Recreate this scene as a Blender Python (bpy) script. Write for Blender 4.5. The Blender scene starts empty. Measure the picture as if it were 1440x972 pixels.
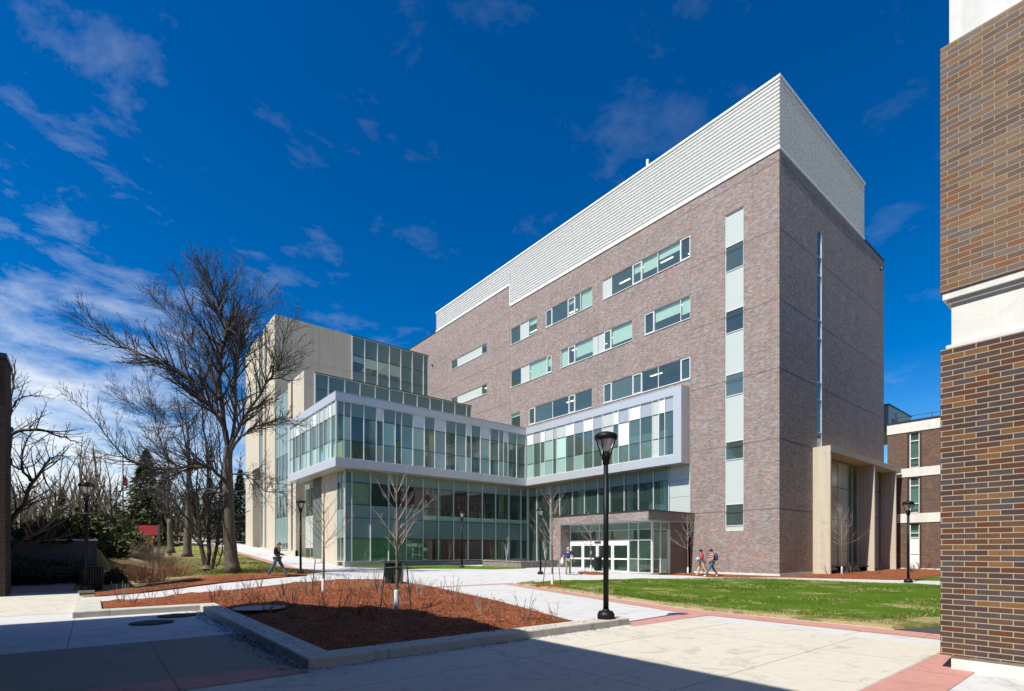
import bpy, math, random
from mathutils import Vector, Matrix, noise
R = math.radians
scene = bpy.context.scene
col = scene.collection

# ------------------------------------------------------------------ camera, sky, sun, exposure
# World frame: +Y runs away along the sunny brick facade, +X runs along the shaded end wall,
# the near corner of the brick tower is the origin. Camera stands at CAM, eye height 1.6 m.
UX, UY = -.629, .777                       # facade direction seen from the camera
F = 729.0; HY = 775.0                      # focal length and horizon in photo pixels
_k = math.hypot(UX, UY); UX /= _k; UY /= _k
_c = ((1096-720)/F*32.4, 32.4)
CAMX = -(_c[0]*UY - _c[1]*UX); CAMY = -(_c[0]*UX + _c[1]*UY); CAMZ = 1.6

def at(px, py, Y):                         # pixel + distance -> world point
    X = (px-720)/F*Y
    return Vector((CAMX + X*UY - Y*UX, CAMY + X*UX + Y*UY, CAMZ + (HY-py)/F*Y))
def onz(px, py, z=0.0):                    # pixel on the horizontal plane z
    return at(px, py, F*(CAMZ-z)/(py-HY))

cd = bpy.data.cameras.new('camera'); cam = bpy.data.objects.new('camera', cd); col.objects.link(cam)
cd.sensor_width = 36; cd.lens = F/1440*36; cd.shift_y = (HY-486)/1440; cd.clip_start = .1; cd.clip_end = 3000
cam.location = (CAMX, CAMY, CAMZ); cam.rotation_euler = (R(90), 0, math.atan2(UX, UY))
scene.camera = cam

SUN_AZ = R(4.5); SUN_EL = R(53)             # azimuth measured from -X towards -Y
to_sun = Vector((-math.cos(SUN_AZ)*math.cos(SUN_EL), -math.sin(SUN_AZ)*math.cos(SUN_EL), math.sin(SUN_EL)))
sd = bpy.data.lights.new('sun', 'SUN'); sd.energy = 5.0; sd.angle = R(.5); sd.color = (1, .955, .88)
sun = bpy.data.objects.new('sun', sd); col.objects.link(sun)
sun.rotation_euler = (-to_sun).to_track_quat('-Z', 'Y').to_euler(); sun.location = (-40, -20, 60)

world = bpy.data.worlds.new('World'); scene.world = world; world.use_nodes = True
wn = world.node_tree.nodes; wl = world.node_tree.links; wn.clear()
wout = wn.new('ShaderNodeOutputWorld'); bg = wn.new('ShaderNodeBackground'); bg.inputs[1].default_value = .092
sky = wn.new('ShaderNodeTexSky'); sky.sky_type = 'NISHITA'; sky.sun_disc = False
sky.sun_elevation = SUN_EL; sky.sun_rotation = math.atan2(to_sun.x, to_sun.y)
sky.air_density = 1.0; sky.dust_density = .7; sky.ozone_density = 2.2; sky.altitude = 200
hs = wn.new('ShaderNodeHueSaturation'); hs.inputs['Saturation'].default_value = 1.42; hs.inputs['Value'].default_value = 1.18; hs.inputs['Hue'].default_value = .505
g0 = wn.new('ShaderNodeVectorMath'); g0.operation = 'SCALE'; g0.inputs['Scale'].default_value = .12; wl.new(sky.outputs[0], g0.inputs[0])
gm_ = wn.new('ShaderNodeGamma'); gm_.inputs[1].default_value = 1.22; wl.new(g0.outputs[0], gm_.inputs[0])   # deep polarised spring sky
g1 = wn.new('ShaderNodeVectorMath'); g1.operation = 'SCALE'; g1.inputs['Scale'].default_value = 9.5; wl.new(gm_.outputs[0], g1.inputs[0])
wl.new(g1.outputs[0], hs.inputs['Color'])
# thin clouds, densest low on the left
tc = wn.new('ShaderNodeTexCoord'); sp = wn.new('ShaderNodeSeparateXYZ'); wl.new(tc.outputs['Generated'], sp.inputs[0])
def wmath(op, a, b=None, clamp=False):
    n = wn.new('ShaderNodeMath'); n.operation = op; n.use_clamp = clamp
    for i, v in enumerate((a, b)):
        if v is None: continue
        if hasattr(v, 'is_output'): wl.new(v, n.inputs[i])
        else: n.inputs[i].default_value = v
    return n.outputs[0]
zc = wmath('ADD', wmath('MAXIMUM', sp.outputs[2], 0.0), .16)
cb = wn.new('ShaderNodeCombineXYZ'); wl.new(wmath('DIVIDE', sp.outputs[0], zc), cb.inputs[0]); wl.new(wmath('DIVIDE', sp.outputs[1], zc), cb.inputs[1])
mp = wn.new('ShaderNodeMapping'); mp.inputs['Rotation'].default_value = (0, 0, R(25)); mp.inputs['Scale'].default_value = (1.0, 1.15, 1); wl.new(cb.outputs[0], mp.inputs[0])
n1 = wn.new('ShaderNodeTexNoise'); n1.inputs['Scale'].default_value = 3.3; n1.inputs['Detail'].default_value = 10; n1.inputs['Roughness'].default_value = .64; n1.inputs['Distortion'].default_value = .25
wl.new(mp.outputs[0], n1.inputs['Vector'])
n2 = wn.new('ShaderNodeTexNoise'); n2.inputs['Scale'].default_value = .9; n2.inputs['Detail'].default_value = 3; wl.new(mp.outputs[0], n2.inputs['Vector'])
leftv = at(-100, 775, 1) - Vector((CAMX, CAMY, CAMZ)); leftv.normalize()
dt = wn.new('ShaderNodeVectorMath'); dt.operation = 'DOT_PRODUCT'; wl.new(tc.outputs['Generated'], dt.inputs[0]); dt.inputs[1].default_value = leftv
side = wmath('POWER', wmath('MAXIMUM', dt.outputs['Value'], 0.0), 7.0)
low = wmath('POWER', wmath('SUBTRACT', 1.0, wmath('MAXIMUM', sp.outputs[2], 0.0)), 2.0)
cov = wmath('ADD', wmath('MULTIPLY', wmath('MULTIPLY', side, low), .52), wmath('MULTIPLY', wmath('SUBTRACT', n2.outputs[0], .5), .25))
dens = wmath('MULTIPLY', wmath('MULTIPLY', wmath('SUBTRACT', wmath('ADD', n1.outputs[0], cov), .56), 2.7, True), wmath('ADD', wmath('MULTIPLY', side, 1.0), .15, True))
mixc = wn.new('ShaderNodeMix'); mixc.data_type = 'RGBA'; wl.new(wmath('MULTIPLY', dens, .85), mixc.inputs[0])
wl.new(hs.outputs[0], mixc.inputs[6]); mixc.inputs[7].default_value = (8.4, 8.8, 9.2, 1)
wl.new(mixc.outputs[2], bg.inputs[0]); wl.new(bg.outputs[0], wout.inputs[0])

scene.view_settings.view_transform = 'Standard'; scene.view_settings.look = 'None'
scene.view_settings.exposure = 0.35; scene.view_settings.gamma = 1
scene.view_settings.use_curve_mapping = False
scene.render.engine = 'CYCLES'
scene.cycles.max_bounces = 8; scene.cycles.transparent_max_bounces = 16; scene.cycles.caustics_reflective = False; scene.cycles.caustics_refractive = False

# ------------------------------------------------------------------ helpers
def ss(a, b, x):
    t = max(0., min(1., (x-a)/(b-a))); return t*t*(3-2*t)

class MB:
    def __init__(s): s.v = []; s.f = []
    def quad(s, *p):
        i = len(s.v); s.v += [tuple(q) for q in p]; s.f.append(tuple(range(i, i+len(p))))
    def box(s, x0, x1, y0, y1, z0, z1):
        x0, x1 = min(x0, x1), max(x0, x1); y0, y1 = min(y0, y1), max(y0, y1); z0, z1 = min(z0, z1), max(z0, z1)
        i = len(s.v)
        s.v += [(x0,y0,z0),(x1,y0,z0),(x1,y1,z0),(x0,y1,z0),(x0,y0,z1),(x1,y0,z1),(x1,y1,z1),(x0,y1,z1)]
        for f in ((0,3,2,1),(4,5,6,7),(0,1,5,4),(1,2,6,5),(2,3,7,6),(3,0,4,7)): s.f.append(tuple(i+k for k in f))
    def fb(s, F_, u0, u1, d0, d1, z0, z1):          # box in facade coordinates; d>0 is into the building
        ax, c = F_
        if ax == 'x': s.box(c+d0, c+d1, u0, u1, z0, z1)
        else: s.box(u0, u1, c+d0, c+d1, z0, z1)
    def fq(s, F_, u0, u1, d, z0, z1):               # facade quad facing outward
        ax, c = F_
        if ax == 'x': s.quad((c+d,u1,z0),(c+d,u0,z0),(c+d,u0,z1),(c+d,u1,z1))
        else: s.quad((u0,c+d,z0),(u1,c+d,z0),(u1,c+d,z1),(u0,c+d,z1))
    def tube(s, pts, rad, n=6, cap=True):
        pts = [Vector(p) for p in pts]; i0 = len(s.v); m = len(pts)
        if isinstance(rad, (int, float)): rad = [rad]*m
        for k, p in enumerate(pts):
            d = (pts[min(k+1, m-1)] - pts[max(k-1, 0)])
            if d.length < 1e-9: d = Vector((0,0,1))
            d.normalize(); a = d.orthogonal().normalized() if abs(d.z) > .98 or k == 0 and True else None
            ref = Vector((0,0,1)) if abs(d.z) < .95 else Vector((1,0,0))
            a = d.cross(ref).normalized(); b = d.cross(a)
            for j in range(n):
                t = 2*math.pi*j/n; s.v.append(tuple(p + a*(rad[k]*math.cos(t)) + b*(rad[k]*math.sin(t))))
        for k in range(m-1):
            for j in range(n):
                q = i0+k*n; s.f.append((q+j, q+(j+1)%n, q+n+(j+1)%n, q+n+j))
        if cap: s.f.append(tuple(i0+(m-1)*n+j for j in range(n))); s.f.append(tuple(i0+j for j in reversed(range(n))))
    def lathe(s, prof, n=16, c=(0,0,0)):            # prof: (r, z)
        i0 = len(s.v)
        for r, z in prof:
            for j in range(n):
                t = 2*math.pi*j/n; s.v.append((c[0]+r*math.cos(t), c[1]+r*math.sin(t), c[2]+z))
        for k in range(len(prof)-1):
            for j in range(n):
                q = i0+k*n; s.f.append((q+j, q+(j+1)%n, q+n+(j+1)%n, q+n+j))
        s.f.append(tuple(i0+(len(prof)-1)*n+j for j in range(n))); s.f.append(tuple(i0+j for j in reversed(range(n))))
    def build(s, name, m, parent=None, loc=None, smooth=False):
        me = bpy.data.meshes.new(name); me.from_pydata(s.v, [], s.f); me.update()
        me.materials.append(m)
        if smooth:
            me.polygons.foreach_set('use_smooth', [True]*len(me.polygons))
        o = bpy.data.objects.new(name, me); col.objects.link(o)
        if parent: o.parent = parent
        if loc: o.location = loc
        return o

def build_each(mb, name, m, parent=None):
    par = list(range(len(mb.v)))
    def find(a):
        while par[a] != a: par[a] = par[par[a]]; a = par[a]
        return a
    for f in mb.f:
        for q in f[1:]: par[find(q)] = find(f[0])
    gr = {}
    for f in mb.f: gr.setdefault(find(f[0]), []).append(f)
    out = []
    for fs in gr.values():
        ids = sorted({i for f in fs for i in f}); mp_ = {i: k for k, i in enumerate(ids)}
        q = MB(); q.v = [mb.v[i] for i in ids]; q.f = [tuple(mp_[i] for i in f) for f in fs]; out.append(q.build(name, m, parent))
    return out

def tag(o, label=None, cat=None, group=None, kind=None):
    if label: o['label'] = label
    if cat: o['category'] = cat
    if group: o['group'] = group
    if kind: o['kind'] = kind
    return o
def thing(name, label, cat, loc=(0,0,0), rz=0, group=None):
    o = bpy.data.objects.new(name, None); col.objects.link(o); o.location = loc; o.rotation_euler = (0,0,rz); o.empty_display_size = .3
    return tag(o, label, cat, group)
def copy_tree(o, parent=None):
    c = o.copy(); col.objects.link(c); c.parent = parent
    for ch in [q for q in CH.get(o.name, [])]: copy_tree(ch, c)
    return c
CH = {}
def index_children():
    CH.clear()
    for o in bpy.data.objects:
        if o.parent: CH.setdefault(o.parent.name, []).append(o)

# ------------------------------------------------------------------ materials
def new_mat(name):
    m = bpy.data.materials.new(name); m.use_nodes = True
    nt = m.node_tree; b = nt.nodes['Principled BSDF']
    return m, nt, b
def N(nt, t, **kw):
    n = nt.nodes.new(t)
    for k, v in kw.items(): setattr(n, k, v)
    return n
def ramp(nt, fac, stops, const=False):
    r = N(nt, 'ShaderNodeValToRGB'); e = r.color_ramp.elements
    if const: r.color_ramp.interpolation = 'CONSTANT'
    while len(e) > 1: e.remove(e[0])
    e[0].position = stops[0][0]; e[0].color = (*stops[0][1], 1)
    for p, c in stops[1:]:
        q = e.new(p); q.color = (*c, 1)
    nt.links.new(fac, r.inputs[0]); return r.outputs[0]
def mixc_(nt, fac, a, b, blend='MIX'):
    n = N(nt, 'ShaderNodeMix', data_type='RGBA', blend_type=blend)
    for i, v in ((0, fac), (6, a), (7, b)):
        if hasattr(v, 'is_output'): nt.links.new(v, n.inputs[i])
        elif i == 0: n.inputs[0].default_value = v
        else: n.inputs[i].default_value = (*v, 1)
    return n.outputs[2]
def mth(nt, op, a, b=None, clamp=False):
    n = N(nt, 'ShaderNodeMath', operation=op, use_clamp=clamp)
    for i, v in enumerate((a, b)):
        if v is None: continue
        if hasattr(v, 'is_output'): nt.links.new(v, n.inputs[i])
        else: n.inputs[i].default_value = v
    return n.outputs[0]
def coords(nt, which='Object', scale=None):
    t = N(nt, 'ShaderNodeTexCoord').outputs[which]
    if scale:
        m = N(nt, 'ShaderNodeMapping'); m.inputs['Scale'].default_value = scale; nt.links.new(t, m.inputs[0]); t = m.outputs[0]
    return t
def nz(nt, vec, scale, detail=4, rough=.55, dist=0):
    n = N(nt, 'ShaderNodeTexNoise'); n.inputs['Scale'].default_value = scale; n.inputs['Detail'].default_value = detail
    n.inputs['Roughness'].default_value = rough; n.inputs['Distortion'].default_value = dist; nt.links.new(vec, n.inputs['Vector']); return n.outputs[0]
def bump(nt, b, h, strength, dist=.02):
    n = N(nt, 'ShaderNodeBump'); n.inputs['Strength'].default_value = strength; n.inputs['Distance'].default_value = dist
    nt.links.new(h, n.inputs['Height']); nt.links.new(n.outputs[0], b.inputs['Normal'])
def plain(name, c, rough=.5, metal=0, var=.12, scale=3, bmp=0):
    m, nt, b = new_mat(name); b.inputs['Roughness'].default_value = rough; b.inputs['Metallic'].default_value = metal
    v = coords(nt); n = nz(nt, v, scale, 6)
    cc = mixc_(nt, n, tuple(x*(1-var) for x in c), tuple(min(1, x*(1+var)) for x in c))
    nt.links.new(cc, b.inputs['Base Color'])
    if bmp: bump(nt, b, nz(nt, v, scale*12, 4), bmp, .01)
    return m
def brick_mat(name, stops, mortar, bw=.231, rh=.0725, ms=.010, bmp=.6, off=0.0, var=.2):
    m, nt, b = new_mat(name); b.inputs['Roughness'].default_value = .85; b.inputs['Specular IOR Level'].default_value = .15
    t = coords(nt); s = N(nt, 'ShaderNodeSeparateXYZ'); nt.links.new(t, s.inputs[0])
    c = N(nt, 'ShaderNodeCombineXYZ'); nt.links.new(mth(nt, 'ADD', mth(nt, 'ADD', s.outputs[0], s.outputs[1]), 200+off), c.inputs[0]); nt.links.new(mth(nt, 'ADD', s.outputs[2], 10), c.inputs[1])
    br = N(nt, 'ShaderNodeTexBrick'); nt.links.new(c.outputs[0], br.inputs['Vector'])
    br.inputs['Scale'].default_value = 1; br.inputs['Brick Width'].default_value = bw; br.inputs['Row Height'].default_value = rh
    br.inputs['Mortar Size'].default_value = ms*.5; br.inputs['Mortar Smooth'].default_value = .15
    br.inputs['Color1'].default_value = (0,0,0,1); br.inputs['Color2'].default_value = (1,1,1,1); br.inputs['Mortar'].default_value = (.5,.5,.5,1)
    cc = ramp(nt, br.outputs['Color'], stops, True)
    w = nz(nt, c.outputs[0], 40, 3); cc = mixc_(nt, mth(nt, 'MULTIPLY', w, var*2), cc, tuple(x*.45 for x in stops[0][1]))
    big = nz(nt, t, .5, 5); cc = mixc_(nt, 1, cc, ramp(nt, big, [(.3, (.88,.88,.88)), (.7, (1.08,1.06,1.04))]), 'MULTIPLY')
    st = nz(nt, coords(nt, scale=(2.2, 2.2, .12)), 2.0, 5); cc = mixc_(nt, 1, cc, ramp(nt, st, [(.3, (.9,.9,.9)), (.6, (1.04,1.04,1.04))]), 'MULTIPLY')
    mo = mixc_(nt, nz(nt, c.outputs[0], 15, 3), tuple(x*.85 for x in mortar), mortar)
    fin = mixc_(nt, br.outputs['Fac'], cc, mo); nt.links.new(fin, b.inputs['Base Color'])
    if bmp:
        h = mth(nt, 'SUBTRACT', mth(nt, 'MULTIPLY', w, .25), br.outputs['Fac']); bump(nt, b, h, bmp, .006)
    return m
M = {}
TWR = [(0, (.245,.21,.20)), (.2, (.29,.245,.23)), (.42, (.20,.15,.14)), (.58, (.335,.30,.285)), (.74, (.26,.185,.16)), (.88, (.37,.175,.105)), (.95, (.30,.185,.14))]
M['brick'] = brick_mat('tower_brick', TWR, (.46,.42,.39), .215, .0725, .011, .3, 0, .10)
M['brick_near'] = brick_mat('near_brick', [(0, (.085,.056,.052)), (.18, (.12,.075,.06)), (.36, (.135,.062,.038)), (.5, (.10,.082,.088)), (.64, (.17,.085,.045)), (.74, (.15,.055,.03)), (.84, (.105,.07,.066)), (.92, (.26,.13,.05))], (.40,.35,.24), .236, .0735, .013, 1.0, .07, .3)
M['brick_old'] = brick_mat('old_brick', [(0, (.13,.08,.07)), (.3, (.17,.095,.065)), (.55, (.12,.085,.08)), (.75, (.24,.12,.06)), (.9, (.10,.06,.05))], (.30,.25,.20), .23, .0725, .012, .5)
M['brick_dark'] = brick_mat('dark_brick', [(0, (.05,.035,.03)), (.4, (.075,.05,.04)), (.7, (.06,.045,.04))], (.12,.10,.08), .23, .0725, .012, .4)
def concrete(name, c, var=.1, joints=None, panel=None, stain=.35, rough=.85):
    m, nt, b = new_mat(name); b.inputs['Roughness'].default_value = rough
    t = coords(nt)
    a = nz(nt, t, .35, 8, .6); d = nz(nt, t, 6, 8, .65); e = nz(nt, t, 90, 3)
    cc = mixc_(nt, a, tuple(x*(1-var) for x in c), tuple(x*(1+var) for x in c))
    cc = mixc_(nt, 1, cc, ramp(nt, d, [(.25, (1-stain*.5,)*3), (.5, (1,1,1)), (.75, (1.05,1.04,1.02))]), 'MULTIPLY')
    cc = mixc_(nt, 1, cc, ramp(nt, e, [(.3, (.93,.93,.93)), (.7, (1.05,1.05,1.05))]), 'MULTIPLY')
    st = nz(nt, t, 1.3, 10, .7, 1.5); cc = mixc_(nt, 1, cc, ramp(nt, st, [(.36, (1-stain,1-stain,1-stain*.95)), (.46, (1,1,1))]), 'MULTIPLY')
    s = N(nt, 'ShaderNodeSeparateXYZ'); nt.links.new(t, s.inputs[0])
    if joints:                                      # sawn joints
        gx, gy, ox, oy, w, dk = joints
        def ln(v, g, o):
            q = mth(nt, 'FRACT', mth(nt, 'DIVIDE', mth(nt, 'ADD', v, 300*g+o), g)); q = mth(nt, 'MULTIPLY', mth(nt, 'ABSOLUTE', mth(nt, 'SUBTRACT', q, .5)), g)
            return mth(nt, 'LESS_THAN', q, w)
        j = mth(nt, 'MAXIMUM', ln(s.outputs[0], gx, ox), ln(s.outputs[1], gy, oy))
        cc = mixc_(nt, mth(nt, 'MULTIPLY', j, dk), cc, tuple(x*.25 for x in c))
        cr = N(nt, 'ShaderNodeTexVoronoi', feature='DISTANCE_TO_EDGE'); cr.inputs['Scale'].default_value = .22
        wv = N(nt, 'ShaderNodeMix', data_type='VECTOR'); wv.inputs[0].default_value = .12; nt.links.new(t, wv.inputs[4])
        nn = N(nt, 'ShaderNodeTexNoise'); nn.inputs['Scale'].default_value = 1.5; nt.links.new(t, nn.inputs['Vector']); 
        sc = N(nt, 'ShaderNodeVectorMath', operation='SCALE'); nt.links.new(nn.outputs[1], sc.inputs[0]); sc.inputs['Scale'].default_value = 12; nt.links.new(sc.outputs[0], wv.inputs[5])
        nt.links.new(wv.outputs[1], cr.inputs['Vector'])
        hair = mth(nt, 'LESS_THAN', cr.outputs[0], .0022)
        cc = mixc_(nt, mth(nt, 'MULTIPLY', hair, .4), cc, tuple(x*.4 for x in c))
    if panel:                                       # form-panel lines on a wall
        g = panel; z = s.outputs[2]
        q = mth(nt, 'FRACT', mth(nt, 'DIVIDE', mth(nt, 'ADD', z, 100*g), g)); q = mth(nt, 'MULTIPLY', mth(nt, 'ABSOLUTE', mth(nt, 'SUBTRACT', q, .5)), g)
        l = mth(nt, 'LESS_THAN', q, .012); cc = mixc_(nt, mth(nt, 'MULTIPLY', l, .35), cc, tuple(x*.5 for x in c))
        sv = nz(nt, coords(nt, scale=(1.5,1.5,.08)), 2.5, 5); cc = mixc_(nt, 1, cc, ramp(nt, sv, [(.3, (.9,.89,.87)), (.6, (1.03,1.03,1.03))]), 'MULTIPLY')
    nt.links.new(cc, b.inputs['Base Color']); bump(nt, b, mth(nt, 'ADD', d, mth(nt, 'MULTIPLY', e, .5)), .18, .01)
    return m
M['paving'] = concrete('pale_concrete', (.53,.525,.50), .07, (3.2, 3.0, .1, .5, .010, .65), None, .22)
M['cream'] = concrete('cream_concrete', (.54,.505,.415), .07, (4.2, 2.45, 1.05, .2, .010, .7), None, .24)
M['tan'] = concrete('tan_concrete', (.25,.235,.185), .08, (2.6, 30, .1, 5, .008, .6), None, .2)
M['pink'] = concrete('red_concrete', (.47,.235,.19), .1, (2.6, 2.6, .1, .3, .01, .6), None, .2)
M['kerb'] = concrete('kerb_concrete', (.50,.475,.40), .08, (3.1, 3.1, .5, 1.1, .008, .6), None, .25)
M['beige'] = concrete('beige_concrete', (.55,.485,.375), .04, None, 4.3, .06)
M['fcrete'] = concrete('foundation_concrete', (.38,.35,.29), .08, None, None, .2)
M['stone'] = brick_mat('rough_stone', [(0, (.22,.19,.13)), (.3, (.30,.26,.18)), (.6, (.18,.16,.12)), (.8, (.34,.30,.22))], (.10,.09,.07), .5, .14, .03, 1.2)
M['asphalt'] = plain('asphalt', (.05,.052,.055), .9, 0, .25, 8, .4)
M['louver'] = plain('louver_metal', (.74,.74,.70), .38, .15, .04, 1)
M['fascia'] = plain('fascia_metal', (.56,.575,.585), .36, .3, .035, .6)
M['frame'] = plain('window_frame_metal', (.70,.70,.66), .4, .1, .05, 2)
M['framew'] = plain('door_frame_white', (.80,.80,.77), .4, 0, .04, 2)
M['framed'] = plain('dark_trim', (.03,.03,.032), .4, 0, .1, 2)
M['bronze'] = plain('bronze_panel', (.16,.125,.12), .35, .4, .06, .8)
M['silver'] = plain('silver_panel', (.36,.36,.35), .28, .55, .1, .5)
M['roofm'] = plain('roof_membrane', (.30,.30,.29), .9)
M['white'] = concrete('white_band_concrete', (.70,.70,.64), .04, None, 50, .10)
M['joint'] = plain('sealant_joint', (.07,.055,.055), .8)
M['black'] = plain('black_paint', (.006,.007,.008), .5, 0, .2, 4)
M['blackm'] = plain('black_slats', (.010,.012,.014), .45, 0, .3, 6)
M['spandrel'] = plain('spandrel_glass', (.20,.30,.28), .2, 0, .06, .4)
M['spandreld'] = plain('dark_spandrel_glass', (.13,.22,.195), .15, 0, .08, .4)
M['panell'] = plain('pale_panel', (.50,.54,.50), .3, 0, .04, .5)
M['panelw'] = plain('white_panel', (.76,.80,.78), .2, 0, .02, .5)
M['panelg'] = plain('grey_panel', (.42,.45,.47), .3, .2, .04, .5)
M['blind'] = plain('roller_blind', (.66,.74,.68), .8, 0, .04, 1)
M['inwall'] = plain('inside_wall', (.45,.50,.36), .8, 0, .12, .5)
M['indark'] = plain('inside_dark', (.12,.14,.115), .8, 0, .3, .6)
M['inred'] = plain('inside_red', (.42,.025,.03), .7, 0, .1, .5)
M['infloor'] = plain('inside_floor', (.28,.27,.22), .5, 0, .2, .5)
M['mesh_green'] = plain('green_roof_cladding', (.26,.34,.31), .5, .1, .06, 1)
def glass(name, tint, refl=.10, ior=1.5, rough=.0, haze=None):
    m, nt, b = new_mat(name); nt.nodes.remove(b); out = nt.nodes['Material Output']
    g = N(nt, 'ShaderNodeBsdfGlossy'); g.inputs['Roughness'].default_value = rough; g.inputs['Color'].default_value = (.92,.97,.95,1)
    tr = N(nt, 'ShaderNodeBsdfTransparent'); tr.inputs[0].default_value = (*tint, 1)
    fr = N(nt, 'ShaderNodeFresnel')
    gb = N(nt, 'ShaderNodeNewGeometry').outputs['Backfacing']      # a single thin pane reflects alike from both sides
    nt.links.new(mth(nt, 'ADD', ior, mth(nt, 'MULTIPLY', gb, 1/ior-ior)), fr.inputs[0])
    rn = N(nt, 'ShaderNodeObjectInfo').outputs['Random']
    wv = nz(nt, coords(nt), .55, 2); bp = N(nt, 'ShaderNodeBump'); bp.inputs['Strength'].default_value = .06; bp.inputs['Distance'].default_value = .05
    nt.links.new(wv, bp.inputs['Height'])
    wn_ = N(nt, 'ShaderNodeTexWhiteNoise', noise_dimensions='1D'); nt.links.new(rn, wn_.inputs['W'])      # each pane sits a hair out of true
    o1 = N(nt, 'ShaderNodeVectorMath', operation='SUBTRACT'); nt.links.new(wn_.outputs['Color'], o1.inputs[0]); o1.inputs[1].default_value = (.5,.5,.5)
    o2 = N(nt, 'ShaderNodeVectorMath', operation='SCALE'); nt.links.new(o1.outputs[0], o2.inputs[0]); o2.inputs['Scale'].default_value = .035
    o3 = N(nt, 'ShaderNodeVectorMath', operation='ADD'); nt.links.new(bp.outputs[0], o3.inputs[0]); nt.links.new(o2.outputs[0], o3.inputs[1])
    o4 = N(nt, 'ShaderNodeVectorMath', operation='NORMALIZE'); nt.links.new(o3.outputs[0], o4.inputs[0]); nt.links.new(o4.outputs[0], g.inputs['Normal'])
    mx = N(nt, 'ShaderNodeMixShader'); nt.links.new(mth(nt, 'ADD', fr.outputs[0], refl, True), mx.inputs[0])
    base = tr.outputs[0]
    if haze:
        df = N(nt, 'ShaderNodeBsdfDiffuse'); df.inputs[0].default_value = (*haze[1], 1)
        m2 = N(nt, 'ShaderNodeMixShader'); nt.links.new(mth(nt, 'MULTIPLY', haze[0], mth(nt, 'ADD', .55, mth(nt, 'MULTIPLY', rn, .9))), m2.inputs[0]); nt.links.new(tr.outputs[0], m2.inputs[1]); nt.links.new(df.outputs[0], m2.inputs[2]); base = m2.outputs[0]
    nt.links.new(base, mx.inputs[1]); nt.links.new(g.outputs[0], mx.inputs[2]); nt.links.new(mx.outputs[0], out.inputs[0])
    return m
M['glass'] = glass('green_glass', (.84,.96,.88), .07, 1.5, 0, (.18, (.33,.50,.43)))  # diffuse tint paints pale sky haze onto the panes
M['glassd'] = glass('clear_glass', (.70,.88,.76), .05, 1.5, 0, (.10, (.22,.42,.34)))
M['glassb'] = glass('blue_green_glass', (.50,.78,.66), .12, 1.5, 0, (.2, (.22,.40,.36)))
M['frost'] = glass('frosted_glass', (.60,.86,.76), .06, 1.45, .1, (.65, (.50,.74,.64)))
M['black'].node_tree.nodes['Principled BSDF'].inputs['Specular IOR Level'].default_value = .25
def emit(name, c, s):
    m, nt, b = new_mat(name); b.inputs['Emission Color'].default_value = (*c, 1); b.inputs['Emission Strength'].default_value = s; b.inputs['Base Color'].default_value = (*c, 1); return m
M['lamp_on'] = emit('ceiling_lamp_light', (1, .86, .55), 3.0)
# ground covers
def grass_mat(name, g1, g2, dry, amount, sc=1.0):
    m, nt, b = new_mat(name); b.inputs['Roughness'].default_value = .95
    b.inputs['Specular IOR Level'].default_value = .15
    t = coords(nt); a = nz(nt, t, 1.2*sc, 8, .65); f = nz(nt, coords(nt, scale=(1,1,.3)), 45, 4, .7); p = nz(nt, t, .55*sc, 10, .72, .6); q = nz(nt, t, 5*sc, 5, .7)
    cc = mixc_(nt, a, g1, g2)
    cc = mixc_(nt, 1, cc, ramp(nt, f, [(.3, (.55,.6,.5)), (.5, (1,1,1)), (.7, (1.4,1.35,1.1))]), 'MULTIPLY')
    k = mth(nt, 'ADD', mth(nt, 'MULTIPLY', p, .7), mth(nt, 'MULTIPLY', q, .3))
    d = ramp(nt, k, [(1-amount-.03, (0,0,0)), (1-amount+.05, (1,1,1))])
    cc = mixc_(nt, d, cc, mixc_(nt, f, tuple(x*.6 for x in dry), tuple(x*1.25 for x in dry)))
    nt.links.new(cc, b.inputs['Base Color']); bump(nt, b, mth(nt, 'ADD', f, a), .8, .05)
    return m
M['lawn'] = grass_mat('lawn_grass', (.055,.12,.005), (.11,.195,.012), (.42,.35,.16), .43)
M['rough'] = grass_mat('rough_grass', (.13,.14,.03), (.27,.235,.09), (.33,.26,.13), .52, .5)
M['dry'] = grass_mat('dry_grass_edge', (.10,.13,.02), (.20,.20,.05), (.42,.34,.17), .53, 1.6)
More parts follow.
